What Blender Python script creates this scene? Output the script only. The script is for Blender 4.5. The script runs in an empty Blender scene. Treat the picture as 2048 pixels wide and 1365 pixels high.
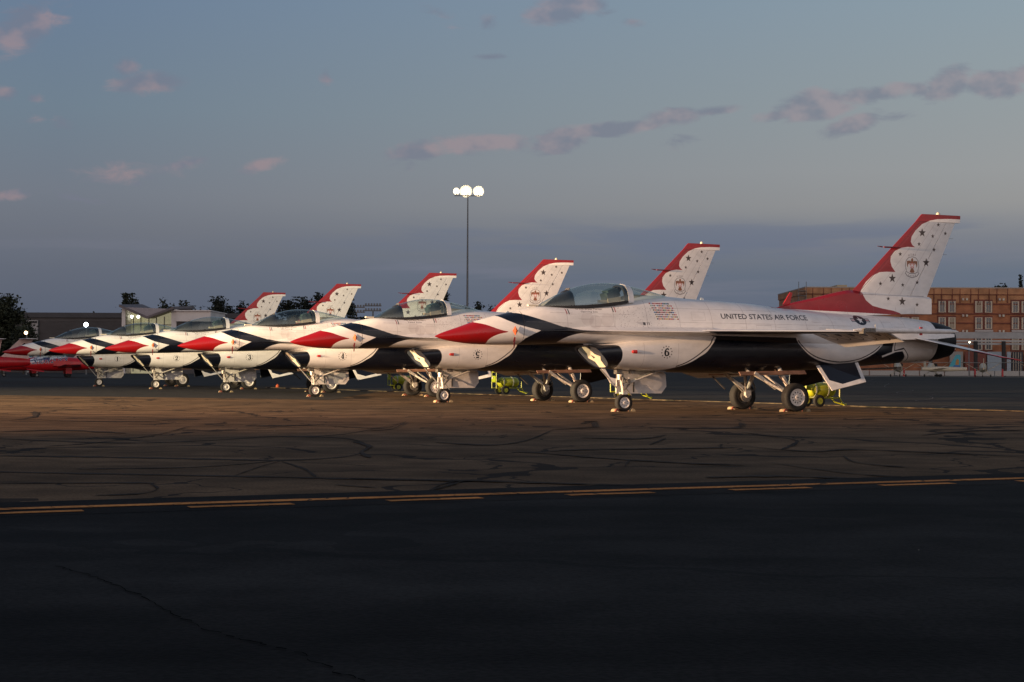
import bpy, math, random
import numpy as np
from mathutils import Vector, Matrix

scene = bpy.context.scene
COL = scene.collection
R = math.radians

# ---------------------------------------------------------------- camera
CAM_H, F_PX, PITCH, ROLL = 1.0, 3192.6, 0.0172245, 0.0044231
cam_data = bpy.data.cameras.new('camera')
cam_data.sensor_width = 36.0
cam_data.lens = F_PX / 2048 * 36
cam_data.clip_start = 0.1
cam_data.clip_end = 6000
cam = bpy.data.objects.new('camera', cam_data)
COL.objects.link(cam)
cam.matrix_world = Matrix.Translation((0, 0, CAM_H)) @ Matrix.Rotation(math.pi / 2 + PITCH, 4, 'X') @ Matrix.Rotation(ROLL, 4, 'Z')
scene.camera = cam
scene.render.resolution_x, scene.render.resolution_y = 1024, 682
vs = scene.view_settings
vs.view_transform = 'Standard'; vs.look = 'None'; vs.exposure = 0.0; vs.gamma = 1.0
vs.use_curve_mapping = False
# ---------------------------------------------------------------- dusk sky
def srgb(r, g, b):
    f = lambda c: (c / 255 / 12.92) if c / 255 <= 0.04045 else ((c / 255 + 0.055) / 1.055) ** 2.4
    return (f(r), f(g), f(b), 1.0)

world = bpy.data.worlds.new('World')
scene.world = world
world.use_nodes = True
nt = world.node_tree
nt.nodes.clear()
N, L = nt.nodes, nt.links
def nmath(op, a, b=None, c=None, clamp=False, tree=None):
    n = (tree or nt).nodes.new('ShaderNodeMath'); n.operation = op; n.use_clamp = clamp
    for i, v in enumerate((a, b, c)):
        if v is None: continue
        if isinstance(v, (int, float)): n.inputs[i].default_value = v
        else: (tree or nt).links.new(v, n.inputs[i])
    return n.outputs[0]
def nmix(fac, a, b, blend='MIX', tree=None):
    t = tree or nt
    n = t.nodes.new('ShaderNodeMix'); n.data_type = 'RGBA'; n.blend_type = blend
    for k, v in ((0, fac), (6, a), (7, b)):
        if isinstance(v, (int, float)): n.inputs[k].default_value = v
        elif isinstance(v, tuple): n.inputs[k].default_value = v
        else: t.links.new(v, n.inputs[k])
    return n.outputs[2]
def nramp(fac, stops, tree=None, interp='EASE'):
    t = tree or nt
    n = t.nodes.new('ShaderNodeValToRGB'); cr = n.color_ramp; cr.interpolation = interp
    while len(cr.elements) > 1: cr.elements.remove(cr.elements[-1])
    cr.elements[0].position = stops[0][0]; cr.elements[0].color = stops[0][1]
    for p, c in stops[1:]:
        e = cr.elements.new(p); e.color = c
    t.links.new(fac, n.inputs[0])
    return n.outputs[0]
def nmap(v, a, b, c=0.0, d=1.0, tree=None, smooth=True):
    t = tree or nt
    n = t.nodes.new('ShaderNodeMapRange'); n.clamp = True
    if smooth: n.interpolation_type = 'SMOOTHSTEP'
    for i, x in zip((1, 2, 3, 4), (a, b, c, d)): n.inputs[i].default_value = x
    t.links.new(v, n.inputs[0])
    return n.outputs[0]

tc = N.new('ShaderNodeTexCoord')
sep = N.new('ShaderNodeSeparateXYZ'); L.new(tc.outputs['Generated'], sep.inputs[0])
dx, dy, dz = sep.outputs
elev = nmath('MAXIMUM', dz, 0.0)
rl = nramp(elev, [(0.0, srgb(84, 94, 113)), (.035, srgb(89, 98, 115)), (.0586, srgb(96, 104, 119)), (.0805, srgb(106, 112, 124)), (.106, srgb(112, 120, 133)), (.156, srgb(109, 126, 142)),
                  (.231, srgb(103, 124, 150)), (.5, srgb(92, 110, 136)), (1.0, srgb(82, 98, 124))], interp='LINEAR')
rr = nramp(elev, [(0.0, srgb(86, 100, 120)), (.035, srgb(92, 105, 124)), (.0586, srgb(100, 112, 128)), (.0805, srgb(121, 126, 136)), (.100, srgb(146, 147, 148)), (.121, srgb(150, 153, 155)), (.168, srgb(145, 155, 160)),
                  (.231, srgb(138, 156, 168)), (.5, srgb(104, 120, 142)), (1.0, srgb(82, 98, 124))], interp='LINEAR')
azm = nmap(dx, -.27, .31, tree=None, smooth=False)
base = nmix(azm, rl, rr)
# afterglow on the far side of the sky, behind the photographer
west = nmap(dy, 0.1, -1.0)
low = nmap(elev, 0.9, 0.0)
glow = nmath('MULTIPLY', west, low)
base = nmix(glow, base, (0.98, 0.84, 0.80, 1))
# clouds: tangent coordinates of the eastern sky
yy = nmath('MAXIMUM', dy, 0.05)
ca = nmath('DIVIDE', dx, yy); ce = nmath('DIVIDE', dz, yy)
comb = N.new('ShaderNodeCombineXYZ'); L.new(ca, comb.inputs[0]); L.new(ce, comb.inputs[1])
P = comb.outputs[0]
def noise(scale, detail=5, rough=0.55, sx=1.0, sy=1.0, off=0.0, dist=0.0):
    m = N.new('ShaderNodeMapping'); m.inputs['Scale'].default_value = (sx, sy, 1); m.inputs['Location'].default_value = (off, off * .7, off)
    L.new(P, m.inputs[0])
    n = N.new('ShaderNodeTexNoise'); n.inputs['Scale'].default_value = scale; n.inputs['Detail'].default_value = detail
    n.inputs['Roughness'].default_value = rough; n.inputs['Distortion'].default_value = dist
    L.new(m.outputs[0], n.inputs[0]); return n.outputs[0]
CLOUDS = [  # azimuth, elevation, half sizes (tangents), tilt, weight
    (-.308, .212, .030, .017, .5, 1.0), (-.314, .206, .018, .010, 0, .8), (-.229, .178, .026, .009, .05, 1.0), (-.243, .188, .009, .008, 0, .8),
    (-.319, .172, .010, .006, 0, .8), (-.300, .168, .007, .005, 0, .7), (-.283, .153, .009, .006, -.3, .6), (-.300, .156, .010, .005, 0, .45),
    (-.243, .122, .034, .009, 0, .5), (-.205, .128, .018, .006, .1, .6), (-.158, .127, .019, .006, .3, .65), (-.236, .115, .008, .004, 0, .6),
    (-.317, .107, .013, .005, .1, .8), (-.272, .105, .018, .004, -.15, .6), (-.117, .182, .005, .009, .2, .55),
    (-.06, .136, .026, .0085, .15, .9), (-.02, .141, .040, .0085, .05, .95), (.030, .143, .020, .010, .25, 1.2), (.058, .150, .050, .006, .12, 1.1), (.100, .158, .022, .007, .1, 1.0),
    (.125, .162, .020, .004, .12, .7), (-.064, .130, .006, .010, -.3, .5), (.105, .143, .014, .008, .3, .5),
    (.168, .160, .022, .005, .2, .8), (.190, .166, .026, .012, .15, 1.3), (.225, .173, .035, .007, .12, 1.1), (.255, .176, .012, .006, 0, .9),
    (.273, .180, .018, .011, .45, 1.3), (.303, .180, .022, .011, -.1, 1.3), (.330, .186, .024, .010, .1, 1.1), (.212, .154, .022, .008, .3, 1.0), (.240, .159, .020, .004, .1, .6),
    (.030, .226, .026, .012, .2, 1.1), (.045, .230, .018, .010, -.2, 1.0), (-.045, .222, .018, .008, -.4, .5), (-.015, .218, .007, .008, 0, .5), (.075, .218, .009, .004, 0, .6), (-.015, .196, .012, .003, .05, .5)]
acc = None
for (a, e, sx, sy, rot, w) in CLOUDS:
    m = N.new('ShaderNodeMapping'); m.vector_type = 'TEXTURE'
    m.inputs['Location'].default_value = (a, e, 0); m.inputs['Rotation'].default_value = (0, 0, rot)
    m.inputs['Scale'].default_value = (sx * 1.3, sy * 1.12, 1)
    L.new(P, m.inputs[0])
    v = N.new('ShaderNodeVectorMath'); v.operation = 'LENGTH'; L.new(m.outputs[0], v.inputs[0])
    q = nmath('MULTIPLY', nmath('SUBTRACT', 1.0, v.outputs['Value'], clamp=True), w)
    acc = q if acc is None else nmath('MAXIMUM', acc, q)
wisps = noise(52, 9, .64, .7, 1.8, 3.0, .8)
dens = nmath('MULTIPLY', acc, 1.3)
dens = nmath('ADD', dens, nmath('MULTIPLY', nmath('SUBTRACT', wisps, .5), 1.7))
dens = nmath('MULTIPLY', nmap(dens, .16, .85), nmap(acc, 0.0, .16))
lit = nmap(noise(38, 3, .5, 1, 1.4, 8.0), .40, .65)
leftness = nmap(ca, .15, -.2)
ccol = nmix(lit, srgb(112, 117, 136), srgb(154, 141, 149))
ccol = nmix(leftness, ccol, nmix(lit, srgb(116, 120, 138), srgb(160, 138, 143)))
sky = nmix(nmath('MULTIPLY', dens, .62), base, ccol)
# long low banks of cloud near the horizon
bank = nmath('MULTIPLY', nmap(noise(14, 5, .55, .35, 3.2, 1.3, .2), .44, .62), nmath('MULTIPLY', nmap(ce, .050, .072), nmap(ce, .100, .086)))
bank = nmath('MULTIPLY', bank, nmap(ca, -.20, .05, .15, .85))
sky = nmix(nmath('MULTIPLY', bank, .65), sky, srgb(97, 110, 134))
bank2 = nmath('MULTIPLY', nmap(noise(12, 5, .55, .3, 3.5, 5.3, .2), .5, .66), nmath('MULTIPLY', nmap(ce, .035, .05), nmap(ce, .085, .07)))
sky = nmix(nmath('MULTIPLY', bank2, .38), sky, srgb(122, 124, 139))
nsky = N.new('ShaderNodeTexSky'); nsky.sky_type = 'NISHITA'; nsky.sun_disc = False
nsky.sun_elevation = R(0.5); nsky.sun_rotation = R(200); nsky.altitude = 20
bg = N.new('ShaderNodeBackground'); L.new(sky, bg.inputs[0]); bg.inputs[1].default_value = 1.0
bg2 = N.new('ShaderNodeBackground'); L.new(nsky.outputs[0], bg2.inputs[0]); bg2.inputs[1].default_value = 0.008
add = N.new('ShaderNodeAddShader'); L.new(bg.outputs[0], add.inputs[0]); L.new(bg2.outputs[0], add.inputs[1])
wo = N.new('ShaderNodeOutputWorld'); L.new(add.outputs[0], wo.inputs[0])

# last light of the set sun: very weak, soft, from behind the photographer's left shoulder
sd = bpy.data.lights.new('sun', 'SUN'); sd.energy = 0.12; sd.angle = R(12); sd.color = (1.0, .72, .6)
so = bpy.data.objects.new('sun', sd); COL.objects.link(so)
so.rotation_euler = (R(84), 0, R(-20))
# floodlight masts out of view at the front of the aircraft row (the photo shows their pools of light)
def flood(name, pos, target, watts, color, size, blend, radius=.35):
    d = bpy.data.lights.new(name, 'SPOT'); d.energy = watts; d.color = color; d.spot_size = R(size); d.spot_blend = blend
    d.shadow_soft_size = radius
    o = bpy.data.objects.new(name, d); COL.objects.link(o); o.location = pos
    o.rotation_euler = (Vector(target) - Vector(pos)).to_track_quat('-Z', 'Y').to_euler()
    return o
flood('floodlight_beam', (-47, 11, 6.0), (4, 46, 2.6), 350000, (1.0, .62, .36), 41, .9)
flood('floodlight_beam', (-52, 30, 7.0), (-8, 57, 2.2), 340000, (1.0, .78, .46), 64, .9)
# ---------------------------------------------------------------- mesh helpers
class MB:
    def __init__(s): s.v = []; s.f = []
    def add(s, vs, fs):
        o = len(s.v); s.v += [tuple(map(float, p)) for p in vs]; s.f += [tuple(i + o for i in f) for f in fs]; return s
    def box(s, c, d, rot=None):
        x, y, z = d[0] / 2, d[1] / 2, d[2] / 2
        vs = [Vector((a, b, e)) for a in (-x, x) for b in (-y, y) for e in (-z, z)]
        if rot is not None: vs = [rot @ p for p in vs]
        c = Vector(c)
        return s.add([c + p for p in vs], [(0, 1, 3, 2), (4, 6, 7, 5), (0, 4, 5, 1), (2, 3, 7, 6), (0, 2, 6, 4), (1, 5, 7, 3)])
    def rings(s, rs, closed=True, cap=(True, True)):
        n = len(rs[0]); vs = [p for r in rs for p in r]; fs = []
        for i in range(len(rs) - 1):
            for j in range(n if closed else n - 1):
                k = (j + 1) % n
                fs.append((i * n + j, i * n + k, (i + 1) * n + k, (i + 1) * n + j))
        if cap[0]: fs.append(tuple(range(n))[::-1])
        if cap[1]: fs.append(tuple((len(rs) - 1) * n + j for j in range(n)))
        return s.add(vs, fs)
    def tube(s, p0, p1, r0, r1=None, n=10, cap=True):
        p0, p1 = Vector(p0), Vector(p1); r1 = r0 if r1 is None else r1
        q = (p1 - p0).to_track_quat('Z', 'Y')
        ring = lambda c, r: [c + q @ Vector((r * math.cos(2 * math.pi * i / n), r * math.sin(2 * math.pi * i / n), 0)) for i in range(n)]
        return s.rings([ring(p0, r0), ring(p1, r1)], cap=(cap, cap))
    def path(s, pts, r, n=8):
        for a, b in zip(pts[:-1], pts[1:]): s.tube(a, b, r, n=n)
        return s
    def lathe(s, prof, c, axis='Y', n=28, cap=(True, True)):
        c = Vector(c); rs = []
        for (t, r) in prof:
            ring = []
            for i in range(n):
                a = 2 * math.pi * i / n; u, w = r * math.cos(a), r * math.sin(a)
                ring.append(c + Vector({'X': (t, u, w), 'Y': (u, t, w), 'Z': (u, w, t)}[axis]))
            rs.append(ring)
        return s.rings(rs, cap=cap)
    def prism(s, poly, off):                       # poly: 3D points, off: thickness vector
        n = len(poly); off = Vector(off); a = [Vector(p) for p in poly]
        return s.add(a + [p + off for p in a], [tuple(range(n))[::-1], tuple(range(n, 2 * n))] + [(i, (i + 1) % n, n + (i + 1) % n, n + i) for i in range(n)])
    def mesh(s, name, mats, sharp=35, smooth=True):
        me = bpy.data.meshes.new(name); me.from_pydata(s.v, [], s.f); me.validate(); me.update()
        import bmesh
        bm = bmesh.new(); bm.from_mesh(me); bmesh.ops.recalc_face_normals(bm, faces=bm.faces); bm.to_mesh(me); bm.free()
        for m in (mats if isinstance(mats, (list, tuple)) else [mats]): me.materials.append(m)
        if smooth:
            me.polygons.foreach_set('use_smooth', [True] * len(me.polygons)); me.set_sharp_from_angle(angle=R(sharp))
        return me
    def build(s, name, mats, parent=None, sharp=35, smooth=True):
        return mkobj(name, s.mesh(name, mats, sharp, smooth), parent)
def mkobj(name, me, parent=None):
    o = bpy.data.objects.new(name, me); COL.objects.link(o)
    if parent is not None: o.parent = parent
    return o
def tag(o, label=None, cat=None, group=None, kind=None):
    if label: o['label'] = label
    if cat: o['category'] = cat
    if group: o['group'] = group
    if kind: o['kind'] = kind
    return o
def empty(name, loc, rz=0.0):
    o = bpy.data.objects.new(name, None); COL.objects.link(o); o.location = loc; o.rotation_euler = (0, 0, rz); o.empty_display_size = .3
    return o
def copy_tree(o, parent=None, keep_loc=True):
    c = o.copy(); COL.objects.link(c)
    if parent is not None: c.parent = parent
    for ch in list(o.children): copy_tree(ch, c)
    return c
def grid_mesh(mb, poly): return mb
def cat(xs, ys):
    """smooth interpolation through stations"""
    xs = list(xs); ys = list(ys)
    def f(x):
        if x >= xs[0]: return ys[0]
        if x <= xs[-1]: return ys[-1]
        for i in range(len(xs) - 1):
            if xs[i] >= x >= xs[i + 1]: break
        def m(k):
            if k == 0 or k == len(xs) - 1:
                a = 0 if k == 0 else len(xs) - 2
                return (ys[a + 1] - ys[a]) / (xs[a + 1] - xs[a])
            return (ys[k + 1] - ys[k - 1]) / (xs[k + 1] - xs[k - 1])
        h = xs[i + 1] - xs[i]; t = (x - xs[i]) / h
        return ((2 * t ** 3 - 3 * t ** 2 + 1) * ys[i] + (t ** 3 - 2 * t ** 2 + t) * h * m(i) + (-2 * t ** 3 + 3 * t ** 2) * ys[i + 1] + (t ** 3 - t ** 2) * h * m(i + 1))
    return f
def sring(s, top, bot, hw, zc, nt_=2.2, nb=2.2, n=44, slant=None):
    pts = []
    for i in range(n):
        a = 2 * math.pi * i / n; c, q = math.cos(a), math.sin(a); e = nt_ if q >= 0 else nb
        y = hw * math.copysign(abs(c) ** (2 / e), c); dz = abs(q) ** (2 / e)
        z = zc + (top - zc) * dz if q >= 0 else zc - (zc - bot) * dz
        pts.append(((s if slant is None else slant(z)), y, z))
    return pts
PT = {
    'red_edge': [(3.847, 2.032), (3.631, 1.982), (3.416, 1.904), (3.25, 1.853), (3.134, 1.822), (3.316, 1.782), (3.461, 1.723), (3.561, 1.649), (3.583, 1.576)],
    'blue_top': [(2.924, 2.261), (2.786, 2.243), (2.375, 2.121), (1.849, 1.962), (1.742, 1.949), (1.485, 1.9), (1.251, 1.873), (0.471, 1.86)],
    'blue_low': [(3.314, 2.19), (3.134, 2.091), (2.903, 1.993), (2.614, 1.922), (2.351, 1.864), (2.488, 1.8), (2.71, 1.682), (2.781, 1.581)],
    'blue_end': [(0.445, 1.854), (1.065, 1.848), (1.357, 1.821), (1.672, 1.741), (1.85, 1.643), (1.892, 1.581)],
    'lip': [(0.494, 1.551), (0.434, 1.534), (0.394, 1.464), (0.36, 1.37), (0.363, 1.23), (0.391, 1.142), (0.404, 1.053), (0.392, 1.021)],
    'arc': [(-1.886, 1.858), (-2.115, 1.763), (-1.994, 1.575), (-1.843, 1.402), (-1.668, 1.295), (-1.428, 1.154), (-1.173, 1.063), (-0.931, 1.001), (-0.763, 0.979)],
    'arcline': [(-2.056, 1.762), (-1.933, 1.58), (-1.737, 1.42), (-1.521, 1.268), (-1.311, 1.148), (-1.11, 1.068)],
    'lens': [(-4.322, 1.717), (-4.46, 1.559), (-4.718, 1.348), (-5.08, 1.212), (-5.652, 1.14), (-6.138, 1.191), (-6.424, 1.285), (-6.732, 1.445), (-6.944, 1.611)],
    'stripe1': [(-7.316, 1.65), (-7.269, 1.479), (-6.942, 1.355), (-6.979, 1.313), (-7.368, 1.45), (-7.598, 1.476), (-7.698, 1.355), (-7.78, 1.14)],
    'stripe_tan': [(-7.355, 1.651), (-7.341, 1.486), (-7.632, 1.55), (-7.808, 1.349), (-7.871, 1.147), (-8.285, 1.161), (-8.422, 1.292), (-8.433, 1.49), (-8.442, 1.601)],
    'scallop': [(-9.821, 4.93), (-9.481, 4.927), (-9.126, 4.906), (-8.879, 4.856), (-8.64, 4.756), (-8.43, 4.584), (-8.306, 4.424), (-8.278, 4.295), (-8.318, 4.212), (-8.405, 4.153), (-8.179, 4.157), (-7.975, 4.122), (-7.772, 4.031), (-7.654, 3.895), (-7.634, 3.768), (-7.674, 3.629), (-7.785, 3.5), (-7.519, 3.501), (-7.302, 3.484), (-7.086, 3.389), (-6.888, 3.231), (-6.764, 3.075), (-6.712, 2.968), (-6.724, 2.876), (-6.799, 2.753), (-6.988, 2.618), (-7.287, 2.554), (-7.626, 2.505), (-7.814, 2.453)],
    'starsbig': [(-8.643, 4.535), (-7.687, 3.335), (-8.774, 3.771), (-7.92, 2.749)],
    'starssmall': [(-9.163, 4.761), (-8.984, 4.458), (-8.539, 4.24), (-9.399, 4.546), (-9.031, 4.111), (-7.943, 3.963), (-7.317, 3.191), (-8.018, 3.176), (-8.486, 3.254), (-7.486, 2.81), (-8.39, 2.675)],
}
# ---------------------------------------------------------------- livery, rasterised here into an in-memory side-view image (metres -> pixels)
PXM, S0, S1, Z0, Z1 = 190, -10.0, 5.0, 0.4, 5.2
class Canvas:
    def __init__(s, s0, s1, z0, z1, pxm, col):
        s.s0, s.z0, s.p = s0, z0, pxm; s.w, s.h = int((s1 - s0) * pxm), int((z1 - z0) * pxm)
        s.s1, s.z1 = s0 + s.w / pxm, z0 + s.h / pxm
        s.a = np.empty((s.h, s.w, 4), np.float32); s.a[:] = (*[c / 255 for c in col], 1)
    def poly(s, pts, col, alpha=1.0):
        P = (np.array(pts, float) - (s.s0, s.z0)) * s.p
        x0, y0 = np.maximum(np.floor(P.min(0)).astype(int) - 1, 0); x1, y1 = np.minimum(np.ceil(P.max(0)).astype(int) + 2, (s.w, s.h))
        if x1 <= x0 or y1 <= y0: return
        m = np.zeros((y1 - y0, x1 - x0), np.float32)
        for ox in (.25, .75):
            for oy in (.25, .75):
                X, Y = np.meshgrid(np.arange(x0, x1) + ox, np.arange(y0, y1) + oy); ins = np.zeros(X.shape, bool)
                for i in range(len(P)):
                    (ax, ay), (bx, by) = P[i - 1], P[i]
                    if ay == by: continue
                    c = (ay > Y) != (by > Y); ins ^= c & (X < (bx - ax) * (Y - ay) / (by - ay) + ax)
                m += ins * .25
        m = (m * alpha)[..., None]; t = s.a[y0:y1, x0:x1, :3]
        t[:] = t * (1 - m) + np.array([c / 255 for c in col], np.float32) * m
    def line(s, pts, w, col, alpha=1.0):
        for a, b in zip(pts[:-1], pts[1:]):
            a, b = np.array(a, float), np.array(b, float); d = b - a; n = np.array([-d[1], d[0]]) / (np.hypot(*d) + 1e-9) * w / 2; e = d / (np.hypot(*d) + 1e-9) * w * .3
            s.poly([a + n - e, b + n + e, b - n + e, a - n - e], col, alpha)
    def star(s, c, r, col, k=.42, rot=0, mir=1):
        s.poly([(c[0] + mir * (r if i % 2 == 0 else r * k) * math.sin(i * math.pi / 5 + rot), c[1] + (r if i % 2 == 0 else r * k) * math.cos(i * math.pi / 5 + rot)) for i in range(10)], col)
    def disc(s, c, r, col, n=28, sx=1.0, alpha=1.0): s.poly([(c[0] + sx * r * math.cos(2 * math.pi * i / n), c[1] + r * math.sin(2 * math.pi * i / n)) for i in range(n)], col, alpha)
    def text(s, txt, x, z, h, col, width=None, bold=0.0, center=False, shear=0.0, alpha=1.0, flip=True, rot=0.0):
        """read on the left side: the nose is at larger s, so text runs towards smaller s"""
        cu = bpy.data.curves.new('t', 'FONT'); cu.body = txt; cu.offset = bold; cu.resolution_u = 3; cu.shear = shear
        o = bpy.data.objects.new('t', cu); dg = bpy.context.evaluated_depsgraph_get(); me = bpy.data.meshes.new_from_object(o)
        co = np.array([v.co[:2] for v in me.vertices]); tris = [tuple(p.vertices) for p in me.polygons]
        bpy.data.objects.remove(o); bpy.data.curves.remove(cu); bpy.data.meshes.remove(me)
        if len(co) == 0: return
        mn, mx = co.min(0), co.max(0); sc = h / .73; sx = sc if width is None else width / (mx[0] - mn[0])
        X = (co[:, 0] - (mn[0] + (mx[0] - mn[0]) * (.5 if center else 0))) * sx; Y = co[:, 1] * sc
        if rot: X, Y = X * math.cos(rot) - Y * math.sin(rot), X * math.sin(rot) + Y * math.cos(rot)
        X = x - X if flip else x + X; Y = z + Y
        for t in tris: s.poly([(X[i], Y[i]) for i in t], col, alpha)
    def image(s, name, alpha=False):
        im = bpy.data.images.new(name, s.w, s.h, alpha=alpha); im.colorspace_settings.name = 'sRGB'
        im.pixels.foreach_set(np.clip(s.a, 0, 1).ravel()); im.update(); im.pack(); return im
WHITE, RED, NAVY, DK = (226, 224, 222), (140, 12, 18), (8, 13, 26), (22, 22, 26)
STAR = (62, 46, 38)  # navy stars, browned by the warm lamp reflection put into their colour
def smooth_curve(pts, k=6):
    P = [np.array(p, float) for p in pts]; out = []
    for i in range(len(P) - 1):
        p0, p1, p2, p3 = P[max(i - 1, 0)], P[i], P[i + 1], P[min(i + 2, len(P) - 1)]
        for j in range(k):
            t = j / k; out.append(tuple(.5 * ((2 * p1) + (-p0 + p2) * t + (2 * p0 - 5 * p1 + 4 * p2 - p3) * t * t + (-p0 + 3 * p1 - 3 * p2 + p3) * t ** 3)))
    return out + [tuple(P[-1])]
cv = Canvas(S0, S1, Z0, Z1, PXM, WHITE)
# navy underside
arc = smooth_curve(PT['arc']); lens = smooth_curve(PT['lens'])
cv.poly([(-8.35, 1.72), (-1.95, 1.80)] + arc[6:] + [(.3, .97), (.45, .40), (-8.35, .4)], NAVY)
cv.poly([(-4.25, 1.84)] + lens + [(-7.0, 1.84)], WHITE)
li = [(x + (.06 if x > -5.6 else -.06) * 0, z + .055) for x, z in lens]; cv.line(li[3:-3], .022, DK)
cv.line(smooth_curve(PT['arcline']), .022, DK)
s1_ = PT['stripe1']
cv.poly(PT['stripe_tan'] + [(-8.5, 1.8), (-7.3, 1.8)], WHITE)
cv.poly([(-8.42, 1.72), (-8.30, 1.16), (-7.9, 1.0), (-9, 1.0), (-9, 1.72)], WHITE)
cv.poly([s1_[4], s1_[5], s1_[6], s1_[7], (-7.85, 1.05), (-7.2, 1.05), (-6.95, 1.25), (-6.93, 1.30)], NAVY)
cv.poly([(-7.0, 1.70), (-7.34, 1.70), (-7.29, 1.49), (-6.95, 1.36), (-6.85, 1.36)], NAVY)
cv.poly([s1_[2], s1_[3], s1_[4], s1_[5], (-7.66, 1.53), (-7.30, 1.47)], WHITE)
cv.poly([(-7.30, 1.70), (-7.37, 1.70), (-7.32, 1.46), (-7.25, 1.46)], WHITE)
cv.poly([(-7.598, 1.476), (-7.698, 1.355), (-7.78, 1.14), (-7.9, 1.14), (-7.83, 1.36), (-7.66, 1.55)], WHITE)
cv.line([(-7.355, 1.70), (-7.345, 1.49), (-7.64, 1.555), (-7.82, 1.35), (-7.92, 1.12)], .018, DK)
# forebody
cv.poly([(4.95, .5)] + [(4.95, 2.6), (3.95, 2.6)] + smooth_curve(PT['red_edge'], 3) + [(3.62, .5)], RED)
cv.poly([(3.36, 2.32), (2.95, 2.42)] + smooth_curve(PT['blue_top'], 3) + [(.3, 1.855)] + smooth_curve(PT['blue_end'], 3) + [(1.9, .9), (2.85, .9)] + smooth_curve(PT['blue_low'][::-1], 3)[0:1] + [(p[0], p[1]) for p in PT['blue_low'][::-1]], NAVY)
cv.poly([(1.1, 1.59), (1.9, 1.60), (2.5, 1.4), (1.1, 1.4)], NAVY)
cv.line([(2.757, 2.4), (2.757, 1.5)], .012, (120, 116, 116), .8)
# intake lip
cv.poly([(1.45, 1.56)] + smooth_curve(PT['lip'], 3) + [(.3, .9), (1.4, .9)], NAVY)
# fin: everything ahead of the scallops is red
sc_ = [tuple(p) for p in PT['scallop']]
cv.poly([(-9.95, 5.1), (-6.0, 5.1), (-4.0, 3.2), (-3.9, 2.500), (-4.85, 2.485), (-5.75, 2.460), (-6.72, 2.437), (-7.9, 2.40)] + sc_[::-1] + [(-9.95, 4.93)], RED)
def rfill(a, b): pass
for c in PT['starsbig']: cv.star(c, .118, STAR, mir=1)
for c in PT['starssmall']: cv.star(c, .058, STAR)
for z, a, b in ((2.9, -6.6, -8.7),): cv.line([(a, z), (b, z)], .010, (120, 110, 110), .8)
for k in (0.12, .30, .48, .63):
    cv.line([(-6.35 - 2.45 * k, 2.87), (-8.47 - 1.25 * k, 4.8)], .007, (150, 140, 140), .55)
cv.line([(-6.6, 2.9), (-8.6, 4.83)], .010, (70, 40, 44), .8)
# shield: dark outline, brown bird with a white star, scroll below and letters above
ex, ez = -8.318, 3.675
def ell(rx, rz, col, cz=0): cv.poly([(ex + rx * math.cos(2 * math.pi * i / 40), ez + cz + rz * math.sin(2 * math.pi * i / 40)) for i in range(40)], col)
shield = [(-.10, -.21), (-.19, -.13), (-.225, .0), (-.20, .13), (-.12, .21), (0, .235), (.12, .21), (.20, .13), (.225, 0), (.19, -.13), (.23, -.19), (.16, -.27), (0, -.315), (-.16, -.27), (-.23, -.19), (-.19, -.13)]
cv.poly([(ex + a, ez + b) for a, b in shield[1:]], (84, 74, 76)); cv.poly([(ex + a * .94, ez + b * .955) for a, b in shield[1:]], WHITE)
cv.line([(ex - .19, ez - .15), (ex - .08, ez - .2), (ex + .08, ez - .2), (ex + .19, ez - .15)], .012, (70, 60, 62))
BR = (140, 90, 62)
for q in (-1, 1):
    cv.poly([(ex + q * a, ez + b) for a, b in ((.02, .09), (.06, .13), (.17, .12), (.165, .0), (.14, -.05), (.13, .03), (.09, .06), (.06, .05), (.02, .06))], BR)
cv.poly([(ex + a, ez + b) for a, b in ((-.03, .18), (.0, .2), (.03, .17), (.04, .08), (.0, .04), (-.04, .08))], BR)
cv.poly([(ex + a, ez + b) for a, b in ((-.03, -.06), (.03, -.06), (.08, -.16), (.04, -.18), (-.04, -.18), (-.08, -.16))], BR)
cv.star((ex, ez + .01), .10, (190, 60, 56)); cv.star((ex, ez + .01), .065, WHITE)
for i, ch in enumerate('USAF'): cv.text(ch, ex + .105 - i * .07, ez + .245 + (.015 if i in (1, 2) else 0), .055, (70, 58, 58), center=True)
for i in range(5): cv.poly([(ex + .11 - i * .055 - .012, ez - .25 - (.02 if 0 < i < 4 else 0)), (ex + .11 - i * .055 + .012, ez - .25 - (.02 if 0 < i < 4 else 0)), (ex + .11 - i * .055 + .008, ez - .215 - (.02 if 0 < i < 4 else 0))], (90, 76, 76))
# panel lines and soot
rng = random.Random(4)
PL = (140, 132, 132)
for s in (1.72, .55, -.30, -1.15, -2.0, -2.9, -3.7, -4.6, -5.4, -6.2, -7.0, -7.7, -8.3): cv.line([(s, 2.60 if s < 0 else 2.40), (s - .03, 1.90)], .008, PL, .6)
for z, a, b in ((2.43, -.6, -3.9), (2.28, 2.1, .1), (2.10, -1.1, -6.0), (1.95, -.2, -7.5), (2.06, 2.7, 1.6)): cv.line([(a, z), (b, z - .02)], .007, PL, .55)
for s in (-.2, -1.1): cv.line([(s, 1.60), (s, 1.0)], .006, PL, .7)
for i in range(34):
    s_ = rng.uniform(-8, 2.4); z_ = rng.uniform(1.95, 2.3); cv.poly([(s_, z_), (s_ - rng.uniform(.15, .5), z_ - .01), (s_ - .12, z_ - rng.uniform(.01, .03))], (150, 140, 136), .28)
for s_, z_ in ((1.2, 2.15), (.7, 2.12), (1.0, 2.08)): cv.disc((s_, z_), .16, (150, 136, 134), alpha=.16)
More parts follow.
